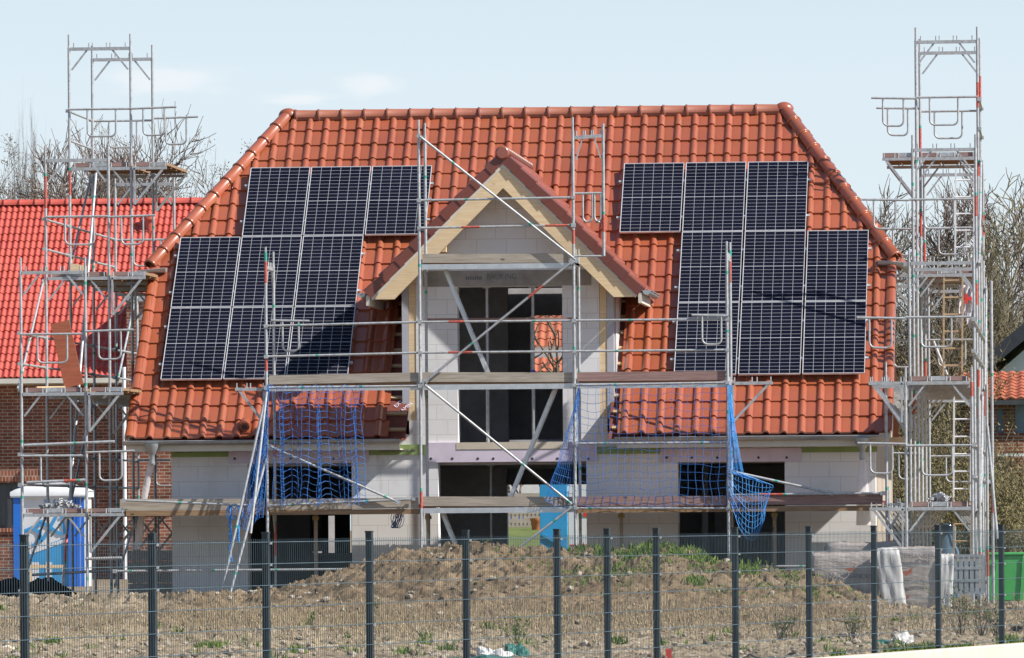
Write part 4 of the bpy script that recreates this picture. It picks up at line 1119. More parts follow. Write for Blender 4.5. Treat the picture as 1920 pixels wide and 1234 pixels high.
def mdens(x, y):
    px = VPX + (x - CAM.x) * F_PX / (y - CAM.y); n = noise.fractal(V3((x * 1.1, y * 1.1, 41)), .8, 2, 4) * .6 + .5
    return max(0, min(1, (n - .38) * 2)) * math.exp(-((px - 1270) / 210) ** 2) * ss(-10, -7.5, y)
for x, y, r2 in scatter(900, 1660, -10.5, -4, 2600, 14, mdens):
    z = ground_z(x, y)
    for q in range(4): blade(m, x + r2.gauss(0, .04), y + r2.gauss(0, .04), z, r2.uniform(.015, .05), r2.uniform(.004, .01), r2.uniform(.005, .04), r2.uniform(0, 6.28))
tag(m.build('grass', 'grass'), kind='stuff')
def sdens(x, y): 
    px = VPX + (x - CAM.x) * F_PX / (y - CAM.y)
    k = noise.noise(V3((x * .8, y * .5, 31))) * .5 + .5
    return k * (1 if 380 < px < 1520 else .55) * (.35 + .65 * math.exp(-((y + 12.3) / 1.2) ** 2))
m = MB()
for x, y, r2 in scatter(-40, 1960, -16.0, -10.2, 3000, 12, sdens):
    h = r2.uniform(.10, .36); a = r2.uniform(0, 6.28); le = r2.gauss(0, .045); z = ground_z(x, y) - .01
    if r2.random() < .06: le = r2.uniform(-.3, .3); h *= .5
    p = V3((x, y, z)); t = p + V3((le, r2.gauss(0, .03), h)); 
    m.path([p, p.lerp(t, .5) + V3((r2.gauss(0, .008), 0, 0)), t], [.008, .007, .004], 3, 0, False)
    if r2.random() < .4: q = p.lerp(t, r2.uniform(.4, .8)); m.path([q, q + V3((r2.gauss(0, .05), 0, r2.uniform(.02, .07)))], [.005, .003], 3, 0, False)
tag(m.build('dry_stalks', 'dry_stalk'), kind='stuff')
# weeds: small leafy plants on the right
def weed(px, Y, h, label, n=16, mat='bark'):
    x = UX(px, Y, 1150); z = ground_z(x, Y); m = MB(); r2 = random.Random(px)
    for k in range(n):
        p = V3((x + r2.gauss(0, .03), Y, z)); d = V3((r2.gauss(0, .35), r2.gauss(0, .2), 1)); t = p + d * (h * r2.uniform(.5, 1)); md = p.lerp(t, .5) + V3((r2.gauss(0, .03), 0, 0))
        m.path([p, md, t], [.006, .004, .002], 3, 0, False)
        for q in range(5):
            b = md.lerp(t, r2.random()); m.path([b, b + V3((r2.gauss(0, .09), r2.gauss(0, .05), r2.uniform(.01, .1)))], [.003, .0015], 3, 0, False)
            if r2.random() < .5: blade(m, b.x, b.y, b.z, .04, .012, .04, r2.uniform(0, 6.28), 1)
    tag(m.build('dry_weed', [mat, 'grass']), label, 'weed', 'dry weeds along the fence')
weed(1800, -15, .85, 'tall dry weed in front of the grey cage at the right'); weed(1838, -15.5, .55, 'dry weed at the foot of the upright scaffold tubes'); weed(1465, -17, .4, 'low dry weed left of the wrapped brick pallets'); weed(1600, -18, .5, 'dry weed in front of the left wrapped pallet'); weed(1530, -9.5, .32, 'small green weed on the mound beside the left pallet', 10, 'grass'); weed(968, -19, .4, 'green weed beside the white sack at the bottom edge', 14, 'grass')
weed(1868, -16, .4, 'dry weed in front of the green bin', 12)
# black soil heap left
m = MB(); N1, N2 = 60, 34; x0, x1 = UX(-60, 1, 1100), UX(165, 1, 1100)
pile = [(-60, 1092), (0, 1088), (25, 1086), (50, 1100), (70, 1087), (90, 1084), (105, 1092), (125, 1108), (145, 1120), (160, 1130)]
pz = [(UX(a, 1, b), UZ(b, 1, a)) for a, b in pile]
def pile_h(x):
    for (a, za), (b, zb) in zip(pz, pz[1:]):
        if a <= x <= b: return za + (zb - za) * (x - a) / (b - a)
    return 0
vs = []
for j in range(N2 + 1):
    for i in range(N1 + 1):
        x = x0 + (x1 - x0) * i / N1; y = -.8 + 3.6 * j / N2; t = j / N2
        h = max(0, pile_h(x) + .1) * math.sin(math.pi * min(1, t * 1.0)) ** .7
        vs.append((x, y, -.10 + h + noise.fractal(V3((x * 5, y * 5, 1)), .8, 2, 4) * .06 * (h > .02)))
m.add(vs, [(j * (N1 + 1) + i, j * (N1 + 1) + i + 1, (j + 1) * (N1 + 1) + i + 1, (j + 1) * (N1 + 1) + i) for j in range(N2) for i in range(N1)], 0, False)
tag(m.build('soil_heap', 'black_soil'), 'heap of black soil in front of the blue toilet cabin', 'soil heap')
# ---- wrapped pallets
def rbox(m, c, sx, sy, sz, rz, n=12, wob=.02, mi=0, lean=0, seed=0, sag=.03):
    bm = bmesh.new(); bmesh.ops.create_cube(bm, size=2); bmesh.ops.subdivide_edges(bm, edges=bm.edges[:], cuts=n, use_grid_fill=True)
    vs = []; cr, sr = math.cos(rz), math.sin(rz)
    for v in bm.verts:
        q = v.co.copy(); e = V3([abs(k) ** 14 for k in q]); l = (e.x + e.y + e.z) ** (1 / 14); q = q * (1.0 / l)
        nn = noise.fractal(V3((q.x * 2.4 + seed, q.y * 2.4, q.z * 2.0)), .8, 2, 3)
        q2 = V3((q.x * sx / 2 * (1 + nn * wob) + lean * (q.z - 1), q.y * sy / 2 * (1 + nn * wob), q.z * sz / 2 + (sz / 2) + (nn * sag if q.z > .3 else 0)))
        vs.append((c[0] + q2.x * cr - q2.y * sr, c[1] + q2.x * sr + q2.y * cr, c[2] + q2.z))
    fs = [[v.index for v in f.verts] for f in bm.faces]; bm.free(); m.add(vs, fs, mi, True)
def flame(m, c, s, mi):
    m.add([c + V3((-s, -.0, .0)), c + V3((-.1 * s, 0, -.55 * s)), c + V3((.6 * s, 0, -.2 * s)), c + V3((.75 * s, 0, .6 * s)), c + V3((.15 * s, 0, .1 * s))], [(0, 1, 2, 4), (2, 3, 4)], mi)
def pallet(pxl, pxr, pyt, pyb, Y, label, texts, flames, rz=0.06, d=.75):
    a, b = U(pxl, pyb, Y), U(pxr, pyb, Y); zt = UZ(pyt, Y, (pxl + pxr) / 2); c = V3(((a.x + b.x) / 2, Y + d / 2, a.z))
    root = thing('wrapped_pallet', label, 'brick pallet', c, 'film wrapped brick pallets')
    m = MB(); rbox(m, (c.x, c.y, c.z + .06), b.x - a.x, d, zt - a.z - .06, rz, 14, .03, 0, .02, pxl); m.build('film_cover', 'stretch_film', root)
    m = MB()
    for k in (-.4, 0, .4): m.beam(c + V3((k * (b.x - a.x), -d / 2 + .03, .03)), c + V3((k * (b.x - a.x), d / 2 - .03, .03)), .1, .08)
    m.build('pallet_base', 'brown_panel', root)
    for s, px, py, sz in texts: text('lettering', s, sz, Matrix.Translation(U(px, py, Y - .035)) @ FRONT @ Matrix.Rotation(R(-2), 4, 'Z'), 'faded_text', root, .002, xs=.95)
    for px, py, s in flames:
        m = MB(); flame(m, U(px, py, Y - .036), s, 0); m.build('bird_mark', 'brown_panel', root)
    return root
pallet(1519, 1650, 1036, 1150, -5.0, 'wrapped brick pallet on the mound foot, leftmost of the two in front', [('VANDERSANDEN', 1592, 1080, .105), ], [(1595, 1066, .09), (1612, 1110, .06)])
pallet(1668, 1764, 1026, 1166, -4.8, 'tall wrapped brick pallet with dark print right of the white folded film', [('VANDERSANDEN', 1708, 1043, .105), ('VANDERSANDEN', 1706, 1092, .085), ('VANDERSANDEN', 1708, 1133, .07)], [(1700, 1072, .12), (1698, 1120, .08)], -.03)
pallet(1546, 1692, 1018, 1110, -3.6, 'wrapped pallet standing behind the two front pallets', [], [])
m = MB(); c = U(1664, 1164, -5.2); rbox(m, (c.x, c.y, c.z), .36, .34, UZ(1028, -5.2, 1664) - c.z, 0, 10, .16, 0, -.06, 9); loose('film_fold', 'bright folded end of white film hanging between the two front pallets', 'film', m, 'bag_white')
m = MB(); c = U(1776, 1156, -4.6); rbox(m, (c.x, c.y, c.z), .24, .5, UZ(1040, -4.6, 1776) - c.z, 0, 10, .10, 0, .03, 4); loose('film_fold', 'bright end of white film right of the tall wrapped pallet', 'film', m, 'bag_white')
# grey mesh cage, blue drum, green bin
a, b = U(1792, 1112, -8), U(1828, 1112, -8); zt = UZ(1042, -8, 1810); m = MB(); w = .5
m.box(a.x - .0, b.x + .12, -8, -7.2, a.z, a.z + .08)
for k in range(6): x = a.x + (b.x + .12 - a.x) * k / 5; m.box(x - .03, x + .03, -8.02, -7.98, a.z, zt)
for k in range(4): z = a.z + (zt - a.z) * k / 3; m.box(a.x, b.x + .12, -8.03, -7.99, z - .02, z + .02)
m.box(a.x + .02, b.x + .1, -7.95, -7.25, a.z + .08, zt - .02, 1); loose('storage_cage', 'grey slatted storage cage between the wrapped pallets and the upright tubes', 'storage cage', m, ['zinc', 'pale_concrete'])
c = U(1774, 1034, 3.5); m = MB(); m.path([c + V3((0, 0, -1.2)), c, c + V3((0, 0, .10)), c + V3((0, 0, .42)), c + V3((0, 0, .48))], [.22, .22, .17, .17, .13], 14); m.box(c.x + .10, c.x + .21, c.y - .25, c.y - .21, c.z - .35, c.z - .05, 1); loose('blue_barrel', 'blue barrel behind the fence beside the ladder', 'barrel', m, ['blue_glass', 'red_plastic'])
gb = thing('green_bin', 'bright green waste container at the right edge behind the fence', 'container', U(1888, 1125, -2.5))
a, b = U(1853, 1128, -2.5), U(1921, 1128, -2.5); zt = UZ(1041, -2.5, 1885); m = MB(); m.prism([(a.x + .02, -2.5, a.z), (b.x - .06, -2.5, a.z), (b.x, -2.5, zt), (a.x - .02, -2.5, zt)], (0, .7, 0)); m.build('bin_body', 'green_bin', gb, bevel=.02)
m = MB(); m.box(a.x - .04, b.x + .02, -2.53, -1.78, zt + .002, zt + .04); m.build('bin_lid', 'green_bin', gb, bevel=.01)
m = MB(); q = U(1864, 1062, -2.5); m.box(q.x - .02, q.x + .02, -2.53, -2.502, q.z - .08, q.z + .06); m.build('latch', 'black_text', gb)
m = MB(); m.beam((b.x - .05, -2.515, a.z + .02), (b.x + .0, -2.515, zt - .03), .03, .05, side=(0, 1, 0)); m.build('corner_rib', 'green_bin', gb)
# bags and sheets near the bottom edge
def crumple(px, py, Y, sx, sy, sz, mat, name, label, cat='sack', seed=0):
    m = MB(); c = U(px, py, Y); c.z = ground_z(c.x, Y) - .05
    bm = bmesh.new(); bmesh.ops.create_icosphere(bm, subdivisions=4, radius=1); vs = []
    for v in bm.verts:
        q = v.co; k = 1 + .45 * noise.fractal(q * 1.6 + V3((seed, 0, 0)), .8, 2, 4) + .12 * abs(noise.noise(q * 6 + V3((seed, 3, 0))))
        vs.append((c.x + q.x * sx * k, c.y + q.y * sy * k, c.z + max(-.02, q.z * k) * sz))
    m.add(vs, [[v.index for v in f.verts] for f in bm.faces], 0, False); bm.free(); loose(name, label, cat, m, mat)
crumple(925, 1222, -27.2, .24, .2, .20, 'bag_white', 'white_sack', 'crumpled white sack on the ground behind the fence, beside the dark green sheet', seed=2)
crumple(965, 1216, -26.4, .17, .15, .21, 'teal_sheet', 'green_sheet', 'crumpled dark green sheet behind the white sack', 'sheet', 5)
crumple(905, 1234, -28.4, .45, .25, .10, 'teal_sheet', 'green_sheet', 'flat dark green sheet in front of the white sack at the bottom edge', 'sheet', 7)
crumple(836, 1231, -28.2, .25, .15, .06, 'bag_white', 'white_sheet', 'flat white sheet at the bottom edge left of the white sack', 'sheet', 9)
crumple(1200, 1231, -28.6, .22, .15, .07, 'bag_white', 'white_sheet', 'flat white sheet at the bottom edge beside the red tag', 'sheet', 11)
crumple(1690, 1190, -20.2, .17, .14, .18, 'bag_white', 'white_sack', 'crumpled white sack below the tall wrapped pallet', seed=3); crumple(1655, 1192, -20.0, .18, .13, .12, 'teal_sheet', 'green_sheet', 'dark green sheet left of the white sack below the wrapped pallets', 'sheet', 13)
crumple(1805, 1128, -9.5, .10, .1, .12, 'plastic_cyan', 'blue_rag', 'small blue rag on the ground in front of the grey cage', 'rag', 15)
crumple(1908, 1150, -14, .14, .12, .14, 'black_soil', 'black_sack', 'small black sack below the green bin', seed=17)
crumple(14, 1192, -20, .10, .1, .08, 'pale_concrete', 'pale_stone', 'pale stone lying on the soil at the left edge', 'stone', 19)
m = MB(); c = U(1254, 1226, -27.5); m.box(c.x - .035, c.x + .035, c.y, c.y + .004, c.z - .06, c.z + .06); m.tube(c + V3((0, .01, -.25)), c + V3((0, .01, .06)), .006, 5); loose('marker_tag', 'red marker tag on a stick at the bottom edge', 'marker', m, 'red_plastic')
# timber and board stack in the gap left of the house
m = MB(); 
for k in range(5): z = -.1 + k * .19; m.box(UX(240, 3.2, 1080), UX(322, 3.2, 1080) + .1, 3.2, 4.4, z, z + .175)
loose('block_stack', 'stack of wrapped pale blocks in the gap between the brick house and the block wall', 'block stack', m, 'stretch_film')
# ---- portable toilet left
YT = 32
def toilet_left():
    a, b = U(26, 1112, YT), U(160, 1112, YT); zt = UZ(930, YT, 90); z0 = a.z - .05; root = thing('portable_toilet', 'blue and white portable toilet with bold lettering in front of the brick wall', 'portable toilet', ((a.x + b.x) / 2, YT + .5, z0))
    xm = UX(128, YT, 1000)
    m = MB(); m.box(a.x, a.x + .17, YT, YT + 1.1, z0, zt); 
    for k in range(4): x = xm + (b.x - xm) * k / 4; m.box(x + .002, x + (b.x - xm) / 4 - .03, YT - .03 + .04 * k, YT + 1.1, z0, zt)
    m.build('corner_panel', 'plastic_blue', root)
    m = MB(); m.box(a.x + .172, xm - .002, YT + .03, YT + 1.05, z0, zt); m.box(xm + .16, b.x - .01, YT + .1, YT + 1.0, z0 + .01, zt - .01); m.build('door', 'plastic_white', root)
    n = 16; vs = []
    m = MB()
    for i in range(n + 1):
        t = i / n; h = .20 * math.sin(math.pi * t) ** .6; x = a.x - .06 + (b.x - a.x + .12) * t
        vs += [V3((x, YT - .06, zt)), V3((x, YT - .06, zt + .09 + h * .7)), V3((x, YT + .5, zt + .1 + h)), V3((x, YT + 1.15, zt + .09 + h * .7))]
    m.add(vs, [(i * 4 + k, (i + 1) * 4 + k, (i + 1) * 4 + k + 1, i * 4 + k + 1) for i in range(n) for k in range(3)], 0, True); m.box(a.x - .05, b.x + .05, YT - .05, YT + 1.14, zt - .03, zt + .08); m.build('roof', 'plastic_white', root)
    m = MB(); q = U(40, 915, YT + .1); m.path([q + V3((0, 0, -.1)), q + V3((0, 0, .03))], [.06, .045], 10); m.build('vent_cap', 'plastic_blue', root)
    yf = YT + .022
    zb = UZ(1030, YT, 90); m = MB(); m.add([(a.x + .175, yf, z0 + .02), (xm - .004, yf, z0 + .02), (xm - .004, yf, UZ(1006, YT, 128)), (a.x + .175, yf, UZ(1040, YT, 38))], [(0, 1, 2, 3)])
    m.build('door_panel', 'plastic_cyan', root)
    for s, px, py, sz, rot in (('D', 55, 1011, .62, 12), ('i', 73, 1001, .62, 14), ('X', 92, 993, .66, 18), ('i', 116, 986, .62, 22)):
        text('lettering', s, sz, Matrix.Translation(U(px, py, YT + .012)) @ FRONT @ Matrix.Rotation(R(rot), 4, 'Z'), 'plastic_cyan', root, .004, xs=1.15, shear=.15)
    text('lettering', '55 05-0', .16, Matrix.Translation(U(103, 942, YT + .02)) @ FRONT, 'plastic_blue', root, .003)
    for py0, py1, px0, px1 in ((1000, 978, 38, 84), (1037, 1012, 55, 126)):
        m = MB(); P, Q = U(px0, py0, YT + .015), U(px1, py1, YT + .015); m.beam(P, Q, .004, .07, side=(0, 1, 0)); m.build('swoosh', 'plastic_cyan' if py0 < 1010 else 'plastic_white', root)
    for px, w in ((66, 14), (92, 12)):
        m = MB(); P = U(px, 1080, YT + .014); m.box(P.x - w / 170, P.x + w / 170, P.y, P.y + .004, P.z - .3, P.z + .3); m.build('door_stripe', 'plastic_white', root)
toilet_left()
m = MB(); m.beam(U(57, 1062, 20), U(119, 1062, 20), .05, .06); m.beam(U(58, 1110, 20), U(58, 1064, 20), .05, .05); m.beam(U(118, 1110, 20), U(118, 1064, 20), .05, .05); loose('timber_trestle', 'brown timber trestle in front of the blue toilet cabin', 'trestle', m, 'pine')
# toilet behind, seen through the middle doorway
YT2 = 15; a, b, d = UX(1013, YT2, 1000), UX(1066, YT2, 1000), UX(1104, YT2, 1000); zt = UZ(904, YT2, 1050); r2t = thing('portable_toilet', 'white portable toilet with open light blue door seen through the middle doorway', 'portable toilet', (b, YT2 + .5, -.1))
m = MB(); m.box(a, b - .01, YT2 - .1, YT2 - .05, -.1, zt + .1); m.build('door', 'plastic_cyan', r2t, bevel=.01)
m = MB(); m.beam((a + .05, YT2 - .12, UZ(1003, YT2)), (b - .04, YT2 - .12, UZ(1028, YT2)), .02, .05, side=(0, 1, 0)); m.build('door_rib', 'plastic_cyan', r2t)
m = MB(); m.box(b + .005, d + .3, YT2, YT2 + 1.1, -.1, zt + .15); m.build('cabin_wall', 'plastic_white', r2t)
m = MB(); m.box(b + .01, d + .3, YT2 - .01, YT2 - .002, -.1, UZ(1030, YT2, 1080)); m.build('base_band', 'plastic_cyan', r2t)
m = MB()
for py in (1022, 1029): m = MB(); z = UZ(py, YT2, 1085); m.box(b + .03, d + .3, YT2 - .012, YT2 - .003, z - .012, z + .012); m.build('red_stripe', 'red_plastic', r2t)
m = MB(); z = UZ(964, YT2, 1095); m.box(UX(1092, YT2), UX(1101, YT2), YT2 - .012, YT2 - .003, z - .05, z + .03); m.build('red_stripe', 'red_plastic', r2t)
# garden behind the house
zt = UZ(950, 40, 980); m = MB(); m.box(UX(930, 40), UX(1110, 40), 40, 40.3, -.2, UZ(925, 40)); loose('garden_wall', 'pale garden wall behind the lawn seen through the middle doorway', 'wall', m, 'render_beige')
lw = MB(); la, lb = UX(915, 26), UX(1125, 26); ln = 40
vs = []
for j in range(15):
    for i in range(ln + 1):
        y = 17.5 + 18.6 * j / 14; x = la - 1 + (lb - la + 2) * i / ln; z = -.3 if j == 0 else .66 + .50 * (j - 1) / 13 + .03 * noise.noise(V3((x * 2, y, 4)))
        vs.append((x, y - (.02 if j == 0 else 0), z))
lw.add(vs, [(j * (ln + 1) + i, j * (ln + 1) + i + 1, (j + 1) * (ln + 1) + i + 1, (j + 1) * (ln + 1) + i) for j in range(14) for i in range(ln)], 0, True)
tag(lw.build('lawn', 'lawn_grass'), kind='structure')
gf = MB()
for k in range(26): x = UX(935, 36) + k * .09; gf.box(x, x + .06, 36, 36.02, 1.0, UZ(962, 36) + .03 * (k % 2))
for z in (1.2, 1.4): gf.box(UX(935, 36), UX(935, 36) + 2.4, 36.021, 36.05, z, z + .06)
loose('picket_fence', 'brown picket fence across the garden behind the house', 'fence', gf, 'old_plank')
m = MB(); c = U(966, 985, 37); 
for q in range(2):
    for zz in range(2): m.box(c.x - .18 + q * .2, c.x - .06 + q * .2, 37.5, 37.54, c.z + .14 + zz * .26, c.z + .25 + zz * .26)
loose('blue_shutters', 'four small blue panels on the garden wall', 'panels', m, 'prop_blue')
c = U(1006, 992, 34); m = MB(); m.path([V3((c.x, 34, 1.0)), V3((c.x, 34, 1.28)), V3((c.x, 34, 1.30)), V3((c.x, 34, 1.36))], [.09, .12, .14, .14], 12); loose('flower_pot', 'terracotta flower pot beside the garden fence', 'flower pot', m, 'terracotta')

# ================================================================== NEIGHBOURS
def box_house(): pass
YN = 50.0
nb = thing('brick_house', 'red brick house with a bright red tiled roof behind the left scaffold', 'house', (-22, YN + 4, 0))
ez = UZ(708, YN - .6, 100); nx0, nx1 = UX(-400, YN, 600), UX(560, YN, 600)
rz = UZ(386, YN + 4.4, 150); ry = YN - .6 + (rz - ez)
m = MB(); uvn = V3((0, S2, S2)); Nn = V3((0, -S2, S2)); Ln = (rz - ez) / S2
tiles(m, (0, YN - .6, ez), (1, 0, 0), uvn, Nn, nx0, nx1, 0, Ln, .150, Ln / 23, wave_profile(6), None, .03); m.build('roof_tiles', 'red_tile', nb)
m = MB(); barrel(m, (nx0, ry, rz + .03), (nx1, ry, rz + .03), .12, .40); m.build('ridge_cap', 'red_tile', nb)
m = MB(); m.quad((nx0, ry, rz), (nx1, ry, rz), (nx1, 2 * ry - YN + .6, ez), (nx0, 2 * ry - YN + .6, ez)); m.build('rear_roof', 'red_tile', nb)
wx0, wx1, wz0, wz1 = UX(-60, YN, 950), UX(58, YN, 950), UZ(990, YN, 20), UZ(905, YN, 20)
m = MB(); m.wall(nx0, nx1, -.3, ez - .02, [(wx0, wx1, wz0, wz1)], YN, YN + .36); m.build('wall', 'red_brick', nb)
m = MB(); m.box(nx0, nx1, YN + 8.4, YN + 8.7, -.3, ez); m.box(nx0, nx1, YN + .37, YN + 8.3, ez - .3, ez - .1); m.build('rear_wall', 'interior_plaster', nb)
m = MB(); m.box(wx0 - .2, wx1 + .25, YN - .004, YN - .001, wz1 + .03, wz1 + .29); m.build('soldier_course', 'soldier_brick', nb)
wf = MB(); wf.wall(wx0, wx1, wz0, wz1, [(wx0 + .07, UX(10, YN), wz0 + .07, wz1 - .07), (UX(18, YN), wx1 - .07, wz0 + .07, wz1 - .07)], YN + .14, YN + .20); wfo = wf.build('window', 'dark_frame', nb)
m = MB(); m.box(wx0 + .06, wx1 - .06, YN + .165, YN + .175, wz0 + .06, wz1 - .06); m.build('pane', 'dark_glass', wfo)
m = MB(); m.box(wx0 + .05, wx1 - .05, YN + .30, YN + .33, (wz0 + wz1) / 2, wz1 - .02); m.build('blind', 'brown_panel', wfo)
m = MB(); m.box(wx0 - .06, wx1 + .06, YN - .05, YN + .13, wz0 - .1, wz0 - .003); m.build('window_sill', 'soldier_brick', nb)
gm = MB(); gm.box(nx0, nx1, YN - .72, YN - .58, ez - .14, ez - .02); gm.build('gutter', 'fascia', nb)
m = MB(); m.box(nx0, nx1, YN - .56, YN, ez - .16, ez - .145); m.build('eaves_soffit', 'fascia', nb)
bx0, bx1 = UX(238, YN - .7, 650), UX(420, YN - .7, 650); bt = UZ(566, YN - .7, 250)
m = MB(); m.box(bx0, bx1, YN - .75, YN + 3.2, -.3, bt); m.build('brick_bay', 'red_brick', nb)
m = MB(); m.box(bx0 - .06, bx1, YN - .82, YN + 3.3, bt + .002, bt + .2); m.build('bay_coping', 'zinc', nb)
c = U(282, 432, YN + 3.2); yv = YN - .6 + (c.z - ez); c = V3((c.x, yv, c.z)); m = MB(); m.tube(c + V3((0, 0, -.3)), c + V3((0, 0, .32)), .13, 12); m.path([c + V3((0, 0, .26)), c + V3((0, 0, .38)), c + V3((0, 0, .40))], [.2, .2, .14], 12); m.build('vent_pipe', 'red_tile', nb)
m = MB(); m.tube((UX(232, YN - .9, 650), YN - .9, -.2), (UX(232, YN - .9, 650), YN - .9, UZ(690, YN, 232)), .05, 8); m.build('downpipe', 'plastic_white', nb)
# houses at the right edge
YK = 52.0
hb = thing('gabled_house', 'dark roofed house with a white timber gable at the right edge', 'house', (UX(1990, YK, 700), YK + 3, 0))
gx0, gxm, gz0 = UX(1850, YK, 690), UX(1990, YK, 560), UZ(697, YK, 1880); gzt = gz0 + (gxm - gx0) * .82
for sg in (-1, 1):
    P = [V3((gxm, YK - .5, gzt)), V3((gxm + sg * (gxm - gx0), YK - .5, gz0)), V3((gxm + sg * (gxm - gx0), YK + 9, gz0)), V3((gxm, YK + 9, gzt))]
    m = MB(); m.prism(P, (0, 0, .42)); m.build('roof', 'slate_roof', hb)
m = MB(); m.prism([(gx0 + .3, YK, gz0), (2 * gxm - gx0 - .3, YK, gz0), (gxm, YK, gzt - .2)], (0, .2, 0)); m.build('gable', 'white_timber', hb)
pw = MB(); 
for k, px in enumerate((1872, 1899, 1927)):
    x = UX(px, YK); w = .17 if k == 0 else .30; h = (x - gx0 - w) * .82 - .55
    if h > .1: pw.prism([(x - w, YK - .02, gz0 + .14), (x + w, YK - .02, gz0 + .14), (x + w, YK - .02, gz0 + .14 + h + 2 * w * .82 - .1), (x - w, YK - .02, gz0 + .14 + h - .1)], (0, .015, 0))
pw.build('gable_window', 'dark_green_pane', hb)
m = MB(); m.box(gx0 + .4, 2 * gxm - gx0 - .4, YK + .21, YK + 8, -.3, gz0); m.build('wall', 'red_brick', hb)
an = thing('annexe', 'low brick annexe with an orange tiled roof in front of the dark roofed house', 'annexe', (UX(1900, YK - 5, 800), YK - 5, 0))
ax0, ax1 = UX(1790, YK - 6, 800), UX(2060, YK - 6, 800); az = UZ(750, YK - 6, 1890); az1 = UZ(698, YK - 4, 1890)
m = MB(); dl = V3((0, 2.6, az1 - az)); Ld = dl.length; ud = dl.normalized(); tiles(m, (0, YK - 6.2, az), (1, 0, 0), ud, V3((0, -ud.z, ud.y)), ax0, ax1, 0, Ld, .24, .30, wave_profile(5), None, .03); m.build('roof_tiles', 'orange_tile', an)
win = [(UX(1868, YK - 6), UX(1882, YK - 6), UZ(820, YK - 6), UZ(775, YK - 6)), (UX(1903, YK - 6), UX(1935, YK - 6), UZ(820, YK - 6), UZ(762, YK - 6))]
m = MB(); m.wall(ax0 + .2, ax1, -.3, az - .05, win, YK - 6, YK - 5.7); m.build('wall', 'red_brick', an)
m = MB(); m.box(ax0, ax1, YK - 6.3, YK - 6.15, az - .12, az - .01); m.build('gutter', 'dark_frame', an)
for w in win: m = MB(); m.box(w[0], w[1], YK - 5.9, YK - 5.88, w[2], w[3]); m.build('window', 'blue_glass', an)
m = MB(); m.box(UX(1870, YK - 8), UX(1960, YK - 8), YK - 8, YK - 7.8, UZ(863, YK - 8), UZ(858, YK - 8)); m.tube((UX(1875, YK - 7.9), YK - 7.9, -.3), (UX(1875, YK - 7.9), YK - 7.9, UZ(864, YK - 8)), .03, 6); m.build('porch_roof', 'white_timber', an)
# house far behind, seen through the upper window
YQ = 70; q0 = thing('orange_roof_house', 'white house with orange pantile roof seen through the upper rear window', 'house', (UX(1015, YQ), YQ + 4, 0))
hx0, hx1 = UX(930, YQ), UX(1110, YQ); z0 = UZ(652, YQ, 1015); m = MB(); tiles(m, (0, YQ - .4, z0), (1, 0, 0), uvn, Nn, hx0, hx1, 0, 2.6, .22, .3, wave_profile(5), None, .03); z1 = UZ(673, YQ - 2, 1015)
m.build('upper_roof_tiles', 'orange_tile', q0); m = MB(); tiles(m, (0, YQ - 2.6, z1 - .38), (1, 0, 0), uvn, Nn, hx0, hx1, 0, .55, .22, .3, wave_profile(5), None, .03); m.build('roof_tiles', 'orange_tile', q0)
m = MB(); m.box(hx0, hx1, YQ, YQ + 6, -.3, z0 + .1); m.box(hx0, hx1, YQ - 2.3, YQ - .01, -.3, z1 - .25); m.build('wall', 'white_timber', q0)
m = MB()
for px in (996, 1012, 1030): m.box(UX(px, YQ - 2.4), UX(px + 9, YQ - 2.4), YQ - 2.34, YQ - 2.31, UZ(697, YQ), UZ(685, YQ))
m.build('window', 'dark_glass', q0)

